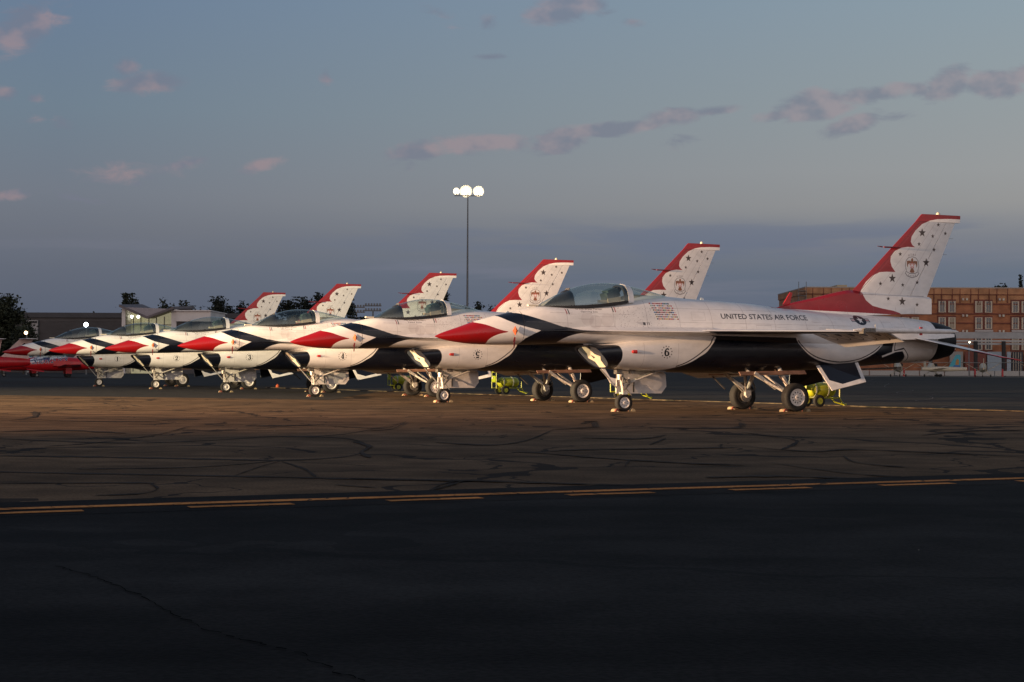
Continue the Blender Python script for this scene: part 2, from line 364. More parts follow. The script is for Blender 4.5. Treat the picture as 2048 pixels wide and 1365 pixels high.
for s_, z_, w_, h_ in ((-1.5, 2.35, .35, .2), (-3.2, 2.06, .4, .16), (-5.0, 2.02, .3, .2), (1.0, 2.2, .5, .22), (-7.0, 2.2, .3, .18)): cv.line([(s_, z_), (s_ - w_, z_), (s_ - w_, z_ - h_), (s_, z_ - h_), (s_, z_)], .007, PL, .55)
for i in range(120): cv.disc((rng.uniform(-.8, .4), 1.95 + rng.random() * .5), .006, (120, 110, 112))
# small markings on the left side
cv.poly([(-.03, 2.075), (-.26, 2.09), (-.28, 2.02), (-.20, 2.01)], (196, 194, 196)); cv.poly([(-.20, 2.09), (-.27, 2.085), (-.28, 2.02), (-.22, 2.02)], (60, 58, 62))
cv.line([(-.315, 2.09), (-.33, 2.03)], .014, DK); cv.line([(-.36, 2.09), (-.375, 2.03)], .014, DK)
for (s, z), c1, c2 in (((1.71, 2.25), (150, 60, 60), DK), ((.54, 2.32), DK, (150, 50, 56))):
    cv.line([(s, z + .11), (s - .01, z)], .020, c1); cv.line([(s - .055, z + .11), (s - .065, z)], .020, c2)
cv.text('UNITED STATES AIR FORCE', -2.28, 2.205, .125, DK, width=2.44, bold=.012)
rc = (-6.36, 2.236)
for i in range(1): cv.poly([(rc[0] - .29, rc[1] + .045), (rc[0] + .29, rc[1] + .045), (rc[0] + .29, rc[1] - .045), (rc[0] - .29, rc[1] - .045)], NAVY)
cv.poly([(rc[0] - .275, rc[1] + .03), (rc[0] + .275, rc[1] + .03), (rc[0] + .275, rc[1] - .03), (rc[0] - .275, rc[1] - .03)], (224, 222, 220)); cv.line([(rc[0] - .27, rc[1]), (rc[0] + .27, rc[1])], .018, (160, 30, 40))
cv.disc(rc, .125, NAVY, sx=1.45); cv.star(rc, .10, (226, 224, 222))
fc = [(170, 30, 34), (20, 40, 110), (226, 226, 226), (30, 100, 60), (210, 170, 40), (20, 20, 24), (60, 120, 180)]
for r_ in range(8):
    z = 2.55 - r_ * .052; sh = -.022 * r_; nfl = 13 if r_ > 0 else 12
    for i in range(nfl):
        x = -.44 + sh * .9 - i * .0445; c1, c2 = rng.sample(fc, 2)
        if rng.random() < .35: c1 = fc[0]
        cv.poly([(x, z), (x - .036, z), (x - .036, z - .028), (x, z - .028)], c1); cv.poly([(x, z - .010), (x - .036, z - .010), (x - .036, z - .018), (x, z - .018)], c2)
IMG_SIDE = cv.image('aircraft_side_livery')
IMG_BOX = (cv.s0, cv.s1, cv.z0, cv.z1)
# number in a ring of twelve stars, one per aircraft, and pilot lettering under each canopy
def number_image(n, upside=False):
    c = Canvas(-1.0, -.58, 1.20, 1.60, 320, WHITE)
    cx, cz = -.788, 1.398
    for i in range(12): c.star((cx + .135 * math.sin(i * math.pi / 6 + .13), cz + .135 * math.cos(i * math.pi / 6 + .13)), .021, DK)
    G = {'1': [[(.10, .80, .05), (.30, 1, .08)], [(.30, 1, .16), (.30, 0, .16)], [(.08, .02, .05), (.52, .02, .05)]],
         '2': [[(.08, .72, .13), (.12, .92, .08), (.30, 1, .06), (.50, .88, .12), (.53, .70, .15), (.40, .42, .09), (.08, .08, .06)], [(.05, .06, .12), (.58, .06, .12)]],
         '3': [[(.08, .85, .12), (.28, 1, .06), (.50, .86, .14), (.46, .64, .08), (.24, .54, .05)], [(.24, .54, .05), (.50, .46, .09), (.57, .25, .16), (.42, .03, .08), (.20, 0, .06), (.06, .15, .14)]],
         '4': [[(.42, 0, .16), (.42, 1, .14)], [(.42, 1, .05), (.02, .30, .05)], [(.0, .28, .07), (.62, .28, .07)], [(.26, .02, .05), (.58, .02, .05)]],
         '5': [[(.12, .97, .13), (.52, .97, .13)], [(.12, .98, .06), (.10, .55, .05)], [(.10, .54, .05), (.30, .64, .07), (.50, .54, .13), (.57, .30, .16), (.44, .05, .09), (.22, 0, .06), (.07, .14, .14)]],
         '6': [[(.52, .86, .13), (.38, 1, .06), (.16, .80, .11), (.05, .42, .16), (.12, .10, .12), (.30, 0, .07), (.50, .10, .11), (.57, .30, .15), (.46, .52, .09), (.28, .58, .05), (.10, .42, .05)]]}
    sg, H_ = (-1 if upside else 1), .17
    for st in G[n]:
        q = smooth_curve(st, 5) if len(st) > 2 else [tuple(p) for p in st]
        for a, b in zip(q[:-1], q[1:]):
            A_, B_ = [(cx - sg * (p[0] - .30) * H_, cz + sg * (p[1] - .5) * H_) for p in (a, b)]
            c.line([A_, B_], (a[2] + b[2]) / 2 * H_ * 1.75, DK)
    return c.image('intake_number_' + n), (c.s0, c.s1, c.z0, c.z1)
def name_image(l1, l2, k):
    c = Canvas(.70, 1.56, 2.27, 2.42, 260, WHITE)
    c.text(l1, 1.45, 2.355, .040, (60, 54, 58), width=.66, shear=.2); c.text(l2, 1.34, 2.295, .036, (60, 54, 58), width=.42, shear=.2)
    return c.image('canopy_lettering_' + k), (c.s0, c.s1, c.z0, c.z1)
# wing underside: navy with white scalloped feathers towards the trailing edge
cw = Canvas(-6.0, 3.0, 0.0, 5.0, 110, NAVY)
cw.poly([(-6, 0), (-6, 5), (-4.72, 5), (-4.30, 1.0), (-4.2, 0)], WHITE)
for i in range(9):
    l = 1.10 + .40 * i; b = -4.50 - .075 * i
    for rr, col in ((.165, DK), (.150, WHITE), (.085, NAVY)):
        cw.poly([(b + .9, l - rr), (b + .9, l + rr)] + [(b - (.14 if rr > .1 else .02) - rr * 1.6 * math.sin(t * math.pi / 10), l + rr * math.cos(t * math.pi / 10)) for t in range(11)], col)
cw.poly([(-3.9, 0), (-3.9, 5), (3, 5), (3, 0)], NAVY)
IMG_WING = cw.image('wing_underside'); WING_BOX = (cw.s0, cw.s1, cw.z0, cw.z1)
# ---------------------------------------------------------------- materials
def new_mat(name):
    m = bpy.data.materials.new(name); m.use_nodes = True
    return m, m.node_tree, m.node_tree.nodes['Principled BSDF']
def solid(name, col, rough=.5, metal=0.0, coat=0.0, var=.12, scale=6.0, bump=0.0, emis=None, es=1.0, spec=.5):
    m, t, b = new_mat(name)
    c = col if len(col) == 4 else (*col, 1)
    tc_ = t.nodes.new('ShaderNodeTexCoord'); n = t.nodes.new('ShaderNodeTexNoise'); n.inputs['Scale'].default_value = scale; n.inputs['Detail'].default_value = 5
    t.links.new(tc_.outputs['Object'], n.inputs[0])
    k = nmap(n.outputs[0], .3, .7, 1 - var, 1 + var * .5, tree=t)
    v = t.nodes.new('ShaderNodeVectorMath'); v.operation = 'SCALE'; v.inputs[0].default_value = c[:3]; t.links.new(k, v.inputs['Scale'])
    t.links.new(v.outputs[0], b.inputs['Base Color'])
    b.inputs['Roughness'].default_value = rough; b.inputs['Metallic'].default_value = metal; b.inputs['Coat Weight'].default_value = coat
    b.inputs['Specular IOR Level'].default_value = spec
    if coat: b.inputs['Coat Roughness'].default_value = .08
    if bump:
        bm = t.nodes.new('ShaderNodeBump'); bm.inputs['Strength'].default_value = bump; bm.inputs['Distance'].default_value = .02
        t.links.new(n.outputs[0], bm.inputs['Height']); t.links.new(bm.outputs[0], b.inputs['Normal'])
    if emis: b.inputs['Emission Color'].default_value = emis; b.inputs['Emission Strength'].default_value = es
    return m
def img_node(t, im, box, ax=(0, 2)):
    tcn = t.nodes.new('ShaderNodeTexCoord'); s = t.nodes.new('ShaderNodeSeparateXYZ'); t.links.new(tcn.outputs['Object'], s.inputs[0])
    u = nmath('DIVIDE', nmath('SUBTRACT', s.outputs[ax[0]], box[0], tree=t), box[1] - box[0], tree=t)
    b = s.outputs[ax[1]]
    if ax[1] == 1: b = nmath('ABSOLUTE', b, tree=t)
    v = nmath('DIVIDE', nmath('SUBTRACT', b, box[2], tree=t), box[3] - box[2], tree=t)
    c = t.nodes.new('ShaderNodeCombineXYZ'); t.links.new(u, c.inputs[0]); t.links.new(v, c.inputs[1])
    n = t.nodes.new('ShaderNodeTexImage'); n.image = im; n.extension = 'EXTEND'; t.links.new(c.outputs[0], n.inputs[0])
    return n.outputs[0], u, v, s
def finish_paint(t, b, col, s, rough=.30):
    tcn = t.nodes.new('ShaderNodeTexCoord')
    m = t.nodes.new('ShaderNodeMapping'); m.inputs['Scale'].default_value = (1.2, 1.2, 2.6); t.links.new(tcn.outputs['Object'], m.inputs[0])
    n = t.nodes.new('ShaderNodeTexNoise'); n.inputs['Scale'].default_value = 2.2; n.inputs['Detail'].default_value = 7; n.inputs['Roughness'].default_value = .62; t.links.new(m.outputs[0], n.inputs[0])
    k = nmap(n.outputs[0], .28, .60, .88, 1.0, tree=t)
    v = t.nodes.new('ShaderNodeVectorMath'); v.operation = 'SCALE'; t.links.new(col, v.inputs[0]); t.links.new(k, v.inputs['Scale'])
    t.links.new(v.outputs[0], b.inputs['Base Color'])
    r = nmap(n.outputs[0], .3, .7, rough + .12, rough - .04, tree=t); t.links.new(r, b.inputs['Roughness'])
    b.inputs['Coat Weight'].default_value = .25; b.inputs['Coat Roughness'].default_value = .12
    n2 = t.nodes.new('ShaderNodeTexNoise'); n2.inputs['Scale'].default_value = 1.6; n2.inputs['Detail'].default_value = 2; t.links.new(tcn.outputs['Object'], n2.inputs[0])
    bm = t.nodes.new('ShaderNodeBump'); bm.inputs['Strength'].default_value = .25; bm.inputs['Distance'].default_value = .03
    t.links.new(n2.outputs[0], bm.inputs['Height']); t.links.new(bm.outputs[0], b.inputs['Normal'])
def paint(name, extra=None):
    m, t, b = new_mat(name)
    col, u, v, s = img_node(t, IMG_SIDE, IMG_BOX)
    if extra:
        im, box = extra
        c2, u2, v2, s2 = img_node(t, im, box)
        ok = nmath('GREATER_THAN', s2.outputs[1], 0.0, tree=t)
        for q in (u2, v2):
            ok = nmath('MULTIPLY', ok, nmath('GREATER_THAN', q, 0.005, tree=t), tree=t); ok = nmath('MULTIPLY', ok, nmath('LESS_THAN', q, 0.995, tree=t), tree=t)
        col = nmix(ok, col, c2, tree=t)
    finish_paint(t, b, col, s)
    return m
def wing_mat():
    m, t, b = new_mat('wing_paint')
    col, u, v, s = img_node(t, IMG_WING, WING_BOX, ax=(0, 1))
    g = t.nodes.new('ShaderNodeNewGeometry'); sz = t.nodes.new('ShaderNodeSeparateXYZ'); t.links.new(g.outputs['Normal'], sz.inputs[0])
    up = nmath('GREATER_THAN', sz.outputs[2], -.30, tree=t)
    finish_paint(t, b, nmix(up, col, (.74, .73, .72, 1), tree=t), s)
    return m
def tail_mat():
    m, t, b = new_mat('tailplane_paint')
    tcn = t.nodes.new('ShaderNodeTexCoord'); s = t.nodes.new('ShaderNodeSeparateXYZ'); t.links.new(tcn.outputs['Object'], s.inputs[0])
    y = nmath('ABSOLUTE', s.outputs[1], tree=t)
    lead = nmath('SUBTRACT', nmath('ADD', s.outputs[0], 7.35, tree=t), nmath('MULTIPLY', nmath('SUBTRACT', y, .62, tree=t), -.8, tree=t), tree=t)
    edge = nmath('GREATER_THAN', lead, -.10, tree=t)
    red = nmath('GREATER_THAN', y, 2.12, tree=t)
    g = t.nodes.new('ShaderNodeNewGeometry'); sz = t.nodes.new('ShaderNodeSeparateXYZ'); t.links.new(g.outputs['Normal'], sz.inputs[0])
    up = nmath('GREATER_THAN', sz.outputs[2], -.2, tree=t)
    col = nmix(up, (.006, .008, .016, 1), (.74, .73, .72, 1), tree=t)
    col = nmix(nmath('MULTIPLY', red, up, tree=t), col, (.40, .008, .012, 1), tree=t)
    finish_paint(t, b, col, s); return m
def glass_mat(name, tint, refl=1.0, base_op=.10):
    m = bpy.data.materials.new(name); m.use_nodes = True; t = m.node_tree; t.nodes.clear()
    o = t.nodes.new('ShaderNodeOutputMaterial'); tr = t.nodes.new('ShaderNodeBsdfTransparent'); tr.inputs[0].default_value = tint
    gl = t.nodes.new('ShaderNodeBsdfGlossy'); gl.inputs['Roughness'].default_value = .02; gl.inputs[0].default_value = (.95, 1.0, .93, 1)
    fr = t.nodes.new('ShaderNodeLayerWeight'); fr.inputs[0].default_value = .5
    f = nmath('ADD', nmath('MULTIPLY', nmath('POWER', fr.outputs['Facing'], 3.6, tree=t), refl * .75, tree=t), base_op, clamp=True, tree=t)
    mx = t.nodes.new('ShaderNodeMixShader'); t.links.new(f, mx.inputs[0]); t.links.new(tr.outputs[0], mx.inputs[1]); t.links.new(gl.outputs[0], mx.inputs[2]); t.links.new(mx.outputs[0], o.inputs[0])
    return m
MAT = dict(
    paint_nose=paint('nose_paint'), paint_body=paint('body_paint'), paint_intake=paint('intake_paint'), paint_fin=paint('fin_paint'),
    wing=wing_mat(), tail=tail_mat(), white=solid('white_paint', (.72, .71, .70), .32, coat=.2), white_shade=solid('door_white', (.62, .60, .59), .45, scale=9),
    navy=solid('navy_paint', (.004, .006, .013), .35, coat=.1), navy_cloth=solid('cover_cloth', (.030, .036, .052), .7, scale=12, bump=.3), cream=solid('cream_paint', (.62, .56, .44), .5),
    cream_cloth=solid('cream_cloth', (.34, .30, .22), .8, scale=14), dark_cloth=solid('dark_cloth', (.012, .014, .020), .6, scale=20, bump=.4),
    seat=solid('seat_shell', (.030, .055, .065), .4), black=solid('black_rubber', (.008, .008, .009), .6), metal=solid('grey_metal', (.35, .34, .33), .35, .7, scale=20),
    metal_pale=solid('gear_white', (.62, .58, .52), .35, .25, scale=25, var=.3), metal_dark=solid('worn_metal', (.20, .18, .16), .4, .6, scale=30, var=.5), nozzle=solid('nozzle_metal', (.016, .014, .014), .5, .5, scale=14, var=.4),  # gear_white is the pale tone of struts and braces
    rust=solid('hose_brown', (.10, .05, .03), .5), tyre=solid('tyre_rubber', (.016, .015, .014), .85, scale=40, var=.35, bump=.3), rim=solid('rim_white', (.70, .66, .62), .4, scale=20),
    orange=solid('orange_cover', (.60, .11, .03), .6, bump=.3, scale=30), red_plain=solid('red_fitting', (.42, .02, .02), .5), red_dark=solid('dark_red', (.16, .012, .016), .5), red_paint=solid('antenna_red', (.40, .01, .014), .35, coat=.2),
    brown_door=solid('door_edge', (.30, .17, .12), .5, scale=5, var=.3), glass=glass_mat('canopy_glass', (.86, .91, .865, 1), 1.25, .10))
# ---------------------------------------------------------------- fighter jet geometry (x forward from the nose wheel, y left, z up)
FS = [  # station, top, bottom, half width, widest z, exp top, exp bottom
    (4.751, 1.72, 1.70, .012, 1.71, 2, 2), (4.66, 1.765, 1.668, .055, 1.715, 2, 2), (4.50, 1.825, 1.628, .105, 1.725, 2, 2),
    (4.17, 1.935, 1.575, .190, 1.755, 2, 2), (3.85, 2.045, 1.548, .262, 1.79, 2, 2), (3.37, 2.180, 1.535, .345, 1.83, 2.05, 2.1),
    (2.88, 2.290, 1.540, .410, 1.86, 2.15, 2.2), (2.64, 2.355, 1.545, .432, 1.87, 2.3, 2.3), (2.24, 2.425, 1.555, .465, 1.88, 2.7, 2.4),
    (1.86, 2.425, 1.570, .485, 1.88, 3.3, 2.5), (1.10, 2.460, 1.585, .510, 1.87, 3.4, 2.6), (.31, 2.580, 1.560, .545, 1.87, 3.0, 2.7),
    (-.20, 2.700, 1.50, .565, 1.87, 2.5, 2.6), (-.80, 2.740, 1.45, .590, 1.87, 2.3, 2.4), (-1.60, 2.690, 1.40, .640, 1.87, 2.2, 2.3),
    (-2.50, 2.645, 1.35, .700, 1.87, 2.2, 2.2), (-3.40, 2.595, 1.30, .750, 1.87, 2.15, 2.2), (-4.40, 2.505, 1.25, .770, 1.86, 2.1, 2.2),
    (-5.50, 2.440, 1.20, .750, 1.84, 2.1, 2.1), (-6.50, 2.410, 1.18, .700, 1.82, 2.0, 2.0), (-7.50, 2.380, 1.18, .620, 1.79, 2.0, 2.0), (-8.20, 2.330, 1.20, .575, 1.77, 2.0, 2.0), (-8.75, 2.270, 1.23, .530, 1.75, 2.0, 2.0)]
def interp_rows(rows, s):
    xs = [r[0] for r in rows]
    return [cat(xs, [r[k] for r in rows])(s) for k in range(1, len(rows[0]))]
def fus_rings(s0, s1, step):
    k = max(2, int(abs(s0 - s1) / step)); out = []
    for i in range(k + 1):
        s = s0 + (s1 - s0) * i / k
        t, b, w, zc, a, c = interp_rows(FS, s); out.append(sring(s, t, b, w, zc, a, c))
    return out
IS = [  # intake and belly: station, top, bottom, half width, exponent
    (1.20, 1.545, 1.005, .595, 2.6), (.60, 1.60, .985, .625, 2.6), (0, 1.68, .960, .645, 2.6), (-1.0, 1.75, .930, .665, 2.7), (-2.0, 1.80, .915, .69, 2.8),
    (-3.2, 1.85, .905, .72, 2.9), (-4.6, 1.85, .965, .74, 2.7), (-5.6, 1.85, 1.02, .72, 2.5), (-6.6, 1.85, 1.09, .66, 2.3), (-7.6, 1.80, 1.16, .58, 2.1), (-8.6, 1.76, 1.235, .50, 2.0)]
def intake_rings(inset=0.0, s0=1.2, s1=-8.6, step=.2, push=0.0):
    k = int((s0 - s1) / step); out = []
    for i in range(k + 1):
        s = s0 + (s1 - s0) * i / k
        t, b, w, e = interp_rows(IS, s)
        blend = max(0.0, min(1.0, (s + 1.2) / 2.4))
        zc = 1.38 + (1 - blend) * .1
        sl = (lambda z, s=s, t=t, b=b, bl=blend: s - .12 * bl + (-.52 * (t - z) / (t - b)) * bl - push)
        out.append(sring(s, t - inset, b + inset, w - inset, zc, 2.6 + (1 - blend) * 1.2, e, slant=sl))
    return out
def airfoil(le, te, y, z, t, n=9, up=None, dihedral_z=None, tw=0.0):
    """closed ring of a thin section along x at span y; tw lifts the trailing edge"""
    pts = []
    for i in range(n + 1):
        u = i / n; x = le + (te - le) * (1 - math.cos(u * math.pi)) / 2; v = (le - x) / (le - te)
        h = t * 2.6 * (math.sqrt(max(v, 0)) * (1 - v)) * .55 + .004
        pts.append((x, y, z + h + tw * v))
    for i in range(n - 1, 0, -1):
        u = i / n; x = le + (te - le) * (1 - math.cos(u * math.pi)) / 2; v = (le - x) / (le - te)
        h = t * 2.6 * (math.sqrt(max(v, 0)) * (1 - v)) * .55 + .004
        pts.append((x, y, z - h + tw * v))
    return pts
def wing_le(l): return -1.55 - (l - 1.15) * .839
def wing_z(l): return 1.885 - (l - 1.15) * .012
def build_jet_geo(MAT):
    g = {}
    def P(key, name, mb, mat, parent=None, sharp=35):
        g.setdefault(key, []).append((name, mb.mesh(name, mat, sharp), parent)); return key
    P('radome', 'nose_cone', MB().rings(fus_rings(4.751, 2.762, .1)), MAT['paint_nose'])
    P('fuselage', 'fuselage', MB().rings(fus_rings(2.75, -8.75, .12)), MAT['paint_body'])
    # intake trunk with a real mouth
    outer = intake_rings(); inner = intake_rings(.03, 1.2, -.6, .3, push=.015)
    mb = MB().rings(outer, cap=(False, True)); n = len(outer[0])
    mb.rings([outer[0], inner[0]], cap=(False, False)); mb.rings(inner, cap=(False, True))
    P('intake', 'air_intake', mb, MAT['paint_intake'])
    t, b, w, e = interp_rows(IS, 1.0)
    cover = sring(0, t - .032, b + .032, w - .034, 1.38, 2.6, 2.6, slant=lambda z: 1.02 - .52 * (t - z) / (t - b))
    P('cover', 'intake_cover', MB().rings([cover, [(p[0] + .02, p[1], p[2]) for p in cover]]), MAT['navy_cloth'])
    cy = lambda y, z: (1.048 - .52 * (t - z) / (t - b), y, z)
    em = [(-.20, 1.52), (.10, 1.52), (.09, 1.44), (.16, 1.34), (.36, 1.29), (.22, 1.20), (.20, 1.03), (.08, 1.02), (-.14, 1.03), (-.13, 1.17), (-.32, 1.25), (-.20, 1.36)]
    P('cover_emblem', 'emblem', MB().prism([cy(y, z) for y, z in em], (.004, 0, 0)), MAT['cream'], 'cover')
    P('cover_mark', 'emblem', MB().prism([(p[0] + .005, p[1], p[2]) for p in (cy(-.06, 1.33), cy(.06, 1.27), cy(-.05, 1.24))], (.004, 0, 0)), MAT['navy'], 'cover')
    for sg, nm in ((1, 'l'), (-1, 'r')):
        # strake: lens blended out of the body side
        rs = []
        for i in range(26):
            s = 2.35 - i * (2.35 + 2.0) / 25
            e_ = cat([2.35, 1.6, .6, -.4, -1.5, -2.0], [.470, .575, .80, 1.0, 1.16, 1.20])(s); rt = min(.40, e_ - .03)
            k = min(1, (2.35 - s) / .9); zz = 1.868
            top = .17 * k + .02; q = []
            for u in (0, .25, .5, .75, .93, 1.0):
                y = rt + (e_ - rt) * u; h = top * (1 - u) ** 1.5 + .007
                q.append((s, sg * y, zz + h))
            for u in (1.0, .93, .75, .5, .25, 0):
                y = rt + (e_ - rt) * u; h = top * .75 * (1 - u) ** 1.7 + .007
                q.append((s, sg * y, zz - h))
            rs.append(q)
        P('strake', 'strake', MB().rings(rs), MAT['paint_body'])
        # wing with the flaperon cut out and drooped
        rs = []
        spans = [.55, 1.15, 1.8, 2.6, 3.5, 4.2, 4.56]
        for l in spans:
            te = -5.40 if (l < 1.2 or l > 3.55) else -5.40
            rs.append(airfoil(wing_le(l) if l > 1.1 else -1.45, -4.45 if l <= 1.15 else (-5.4 + .24 * (5.4 + wing_le(l))) , sg * l, wing_z(l), .045 + .05 * max(0, (4.56 - l) / 3.4)))
        P('wing_' + nm, 'wing', MB().rings(rs), MAT['wing'])
        def fl(l0, l1, dz0, dz1, gap=.012):
            r_ = []
            for l, dz in ((l0, dz0), (l1, dz1)):
                h = -5.4 + .24 * (5.4 + wing_le(l)); ht = .045 + .02 * (4.56 - l) / 3.4
                z = wing_z(l); x1 = -5.42
                r_.append([(h - gap, sg * l, z + ht * .5), (x1, sg * l, z - dz + .006), (x1, sg * l, z - dz - .006), (h - gap, sg * l, z - ht * .5)])
            return MB().rings(r_)
        P('flap', 'flaperon', fl(1.2, 3.45, .33, .20), MAT['wing'], 'wing_' + nm)
        P('wtip', 'wingtip_panel', fl(3.47, 4.55, 0.0, 0.0), MAT['wing'], 'wing_' + nm)
        # wingtip launcher rail
        prof = [(-3.15, .012), (-3.28, .04), (-3.5, .055), (-5.3, .055), (-5.75, .05), (-5.98, .012)]
        mb = MB().lathe([(a, r) for a, r in prof], (0, sg * 4.64, 1.868), 'X', 12)
        mb.box((-4.8, sg * 4.60, 1.868), (1.6, .09, .05))
        P('rail_' + nm, 'wingtip_rail', mb, MAT['white'])
        P('rail_fit', 'rail_fitting', MB().box((-4.95, sg * 4.64, 1.93), (.07, .03, .05)).box((-4.95, sg * 4.64, 1.80), (.05, .04, .05)), MAT['red_plain'], 'rail_' + nm)
        P('rail_seeker', 'rail_clamp', MB().box((-3.52, sg * 4.66, 1.868), (.28, .15, .085)).box((-3.36, sg * 4.66, 1.84), (.05, .16, .11)).tube((-3.66, sg * 4.72, 1.87), (-3.66, sg * 4.72, 2.0), .006), MAT['metal_dark'], 'rail_' + nm)
        # tailplane
        rs = []
        for l in (.62, .9, 1.6, 2.3, 2.66, 2.79):
            k = (l - .62) / (2.79 - .62)
            le = -7.35 - (l - .62) * .80; te = -9.15 - .30 * k
            if l > 2.7: le -= .12
            rs.append(airfoil(le, te, sg * l, 1.90 - .62 * k, .05 - .025 * k, tw=-.13 * (le - te)))
        P('tailplane', 'tailplane', MB().rings(rs), MAT['tail'])
        # aft shelf beside the nozzle (speed brake)
        P('shelf', 'speed_brake', MB().rings([[(s, sg * .45, z0), (s, sg * w0, z0), (s, sg * w0, z1), (s, sg * .45, z1)] for s, w0, z0, z1 in ((-5.2, .75, 2.0, 1.72), (-6.5, 1.02, 1.96, 1.74), (-8.3, .98, 1.95, 1.78), (-8.95, .92, 1.92, 1.84))]), MAT['paint_body'])
        # ventral fin
        vf = [(-5.00, .50, 1.16), (-5.22, .93, .49), (-6.22, .93, .70), (-6.28, .50, 1.20)]
        n_ = Vector((0, .72, .48)).normalized() * .022
        vp = [Vector((a, sg * y, z)) for a, y, z in vf]; off = Vector((0, sg * n_.y, n_.z))
        P('ventral_' + nm, 'ventral_fin', MB().prism(vp, off), MAT['white'])
        c0 = sum(vp, Vector()) / 4
        q = [vp[0] + Vector((-.10, sg * .02, .0)), vp[1] + Vector((-.07, -sg * .05, .085)), vp[2] + Vector((.11, -sg * .06, .085)), vp[3] + Vector((.10, sg * .0, 0))]
        P('ventral_in', 'fin_panel', MB().prism([p + off * 1.02 for p in q], off * .12), MAT['navy'], 'ventral_' + nm)
        q2 = [p + off * -.12 for p in q]
        P('ventral_in2', 'fin_panel', MB().prism([p - off * .02 for p in vp], off * -.5), MAT['navy'], 'ventral_' + nm)
    # fin, rudder, fin base
    FT = [(2.86, -6.35, -8.80), (3.4, -6.93, -9.05), (4.2, -7.79, -9.42), (4.83, -8.47, -9.72)]
    def fin_sec(z, le, te, t, x0=0, x1=1, n=10):
        pts = []
        for sgn in (1, -1):
            rng = range(n + 1) if sgn == 1 else range(n, -1, -1)
            for i in rng:
                v = x0 + (x1 - x0) * i / n; x = le + (te - le) * v
                h = t * 2.6 * (math.sqrt(v) * (1 - v)) * .55 + .006
                pts.append((x, sgn * h, z))
        return pts
    tk = lambda z: .105 - .03 * (z - 2.86)
    P('fin', 'fin', MB().rings([fin_sec(z, a, b, tk(z), 0, .765) for z, a, b in FT]), MAT['paint_fin'])
    P('rudder', 'rudder', MB().rings([fin_sec(z, a, b, tk(z), .775, 1) for z, a, b in FT]), MAT['paint_fin'], 'fin')
    capr = [[(x, sgn * w, z) for x, z, sgn, w in ((a, z, 1, .012), (a - .15, z, 1, .04), (b, z, 1, .035), (b, z, -1, .035), (a - .15, z, -1, .04), (a, z, -1, .012))] for z, a, b in ((4.832, -8.472, -9.86), (4.99, -8.62, -9.87), (5.02, -8.66, -9.87))]
    P('fincap', 'fin_cap', MB().rings(capr), MAT['paint_fin'], 'fin')
    P('beacon', 'beacon', MB().lathe([(0, .055), (.04, .05), (.07, .02)], (-9.18, 0, 5.02), 'Z', 12), MAT['cream'], 'fin')
    P('finprobe', 'probe', MB().tube((-7.40, .02, 4.13), (-7.24, .03, 4.145), .018, .006).tube((-7.9, .10, 4.12), (-7.4, .09, 4.12), .02), MAT['red_dark'], 'fin')
    P('static', 'static_wick', MB().tube((-9.5, 0, 4.42), (-9.66, 0, 4.42), .004, n=5).tube((-9.3, 0, 4.0), (-9.46, 0, 4.0), .004, n=5), MAT['metal_dark'], 'fin')
    BS = [(-4.15, 2.50, .03), (-4.6, 2.63, .055), (-5.2, 2.76, .085), (-5.9, 2.92, .115), (-6.35, 3.005, .13), (-6.6, 2.995, .14), (-7.4, 2.955, .15), (-8.2, 2.915, .15), (-8.86, 2.885, .14)]
    rs = []
    for i in range(31):
        s = -4.15 - i * 4.71 / 30; top = cat([b[0] for b in BS], [b[1] for b in BS])(s); w = cat([b[0] for b in BS], [b[2] for b in BS])(s)
        bot = 2.36 if s > -6.6 else 2.36 + min(1, (-6.6 - s) / 1.6) * .08
        fl_ = 1.0 + 1.1 * max(0, min(1, (s + 8.4) / 3.0)) * min(1, (-4.15 - s) / .8)
        ring = []
        for u in range(9):
            a = u / 8; z = bot + (top - bot) * a
            wid = w * (1 + (fl_ - 1) * (1 - a) ** 2.2) * (math.sqrt(max(0, 1 - max(0, (a - .82) / .18) ** 2)) * .85 + .15)
            ring.append((s, wid, z))
        rs.append(ring + [(p[0], -p[1], p[2]) for p in ring[::-1]])
    P('finbase', 'fin_base', MB().rings(rs), MAT['paint_fin'])
    P('chute', 'tail_light', MB().box((-8.89, 0, 2.60), (.05, .12, .10)), MAT['white'], 'finbase')
    # nozzle
    P('nozzle', 'exhaust_nozzle', MB().lathe([(-8.70, .50), (-8.78, .515), (-9.1, .475), (-9.45, .39), (-9.45, .37), (-9.0, .38), (-8.8, .05)], (0, 0, 1.75), 'X', 40, cap=(False, False)), MAT['nozzle'], sharp=20)
    # canopy
    CT = [(2.26, 2.43, .03, 2.42), (2.10, 2.525, .15, 2.42), (1.92, 2.62, .235, 2.42), (1.54, 2.80, .33, 2.43), (1.15, 2.925, .385, 2.45), (.81, 2.990, .41, 2.48), (.43, 3.005, .42, 2.53), (.06, 2.975, .42, 2.585), (-.43, 2.885, .38, 2.64), (-.80, 2.80, .30, 2.67), (-1.15, 2.715, .12, 2.69)]
    def can_ring(s, grow=0, low=0.0, n=22):
        t, w, b = interp_rows(CT, s); b -= low; pts = []
        for i in range(n + 1):
            a = math.pi * i / n; pts.append((s, (w + grow) * math.copysign(abs(math.cos(a)) ** .85, math.cos(a)), b + (t + grow - b) * math.sin(a) ** .9))
        return pts
    mb = MB(); mb.rings([can_ring(2.26 - i * (2.26 - .10) / 24) for i in range(25)], closed=False, cap=(False, False))
    P('canopy', 'canopy', mb, MAT['glass'], sharp=80)
    mb = MB(); mb.rings([can_ring(-.04 - i * (1.15 - .04) / 12) for i in range(13)], closed=False, cap=(False, False))
    P('rearcan', 'rear_canopy', mb, MAT['glass'], sharp=80)
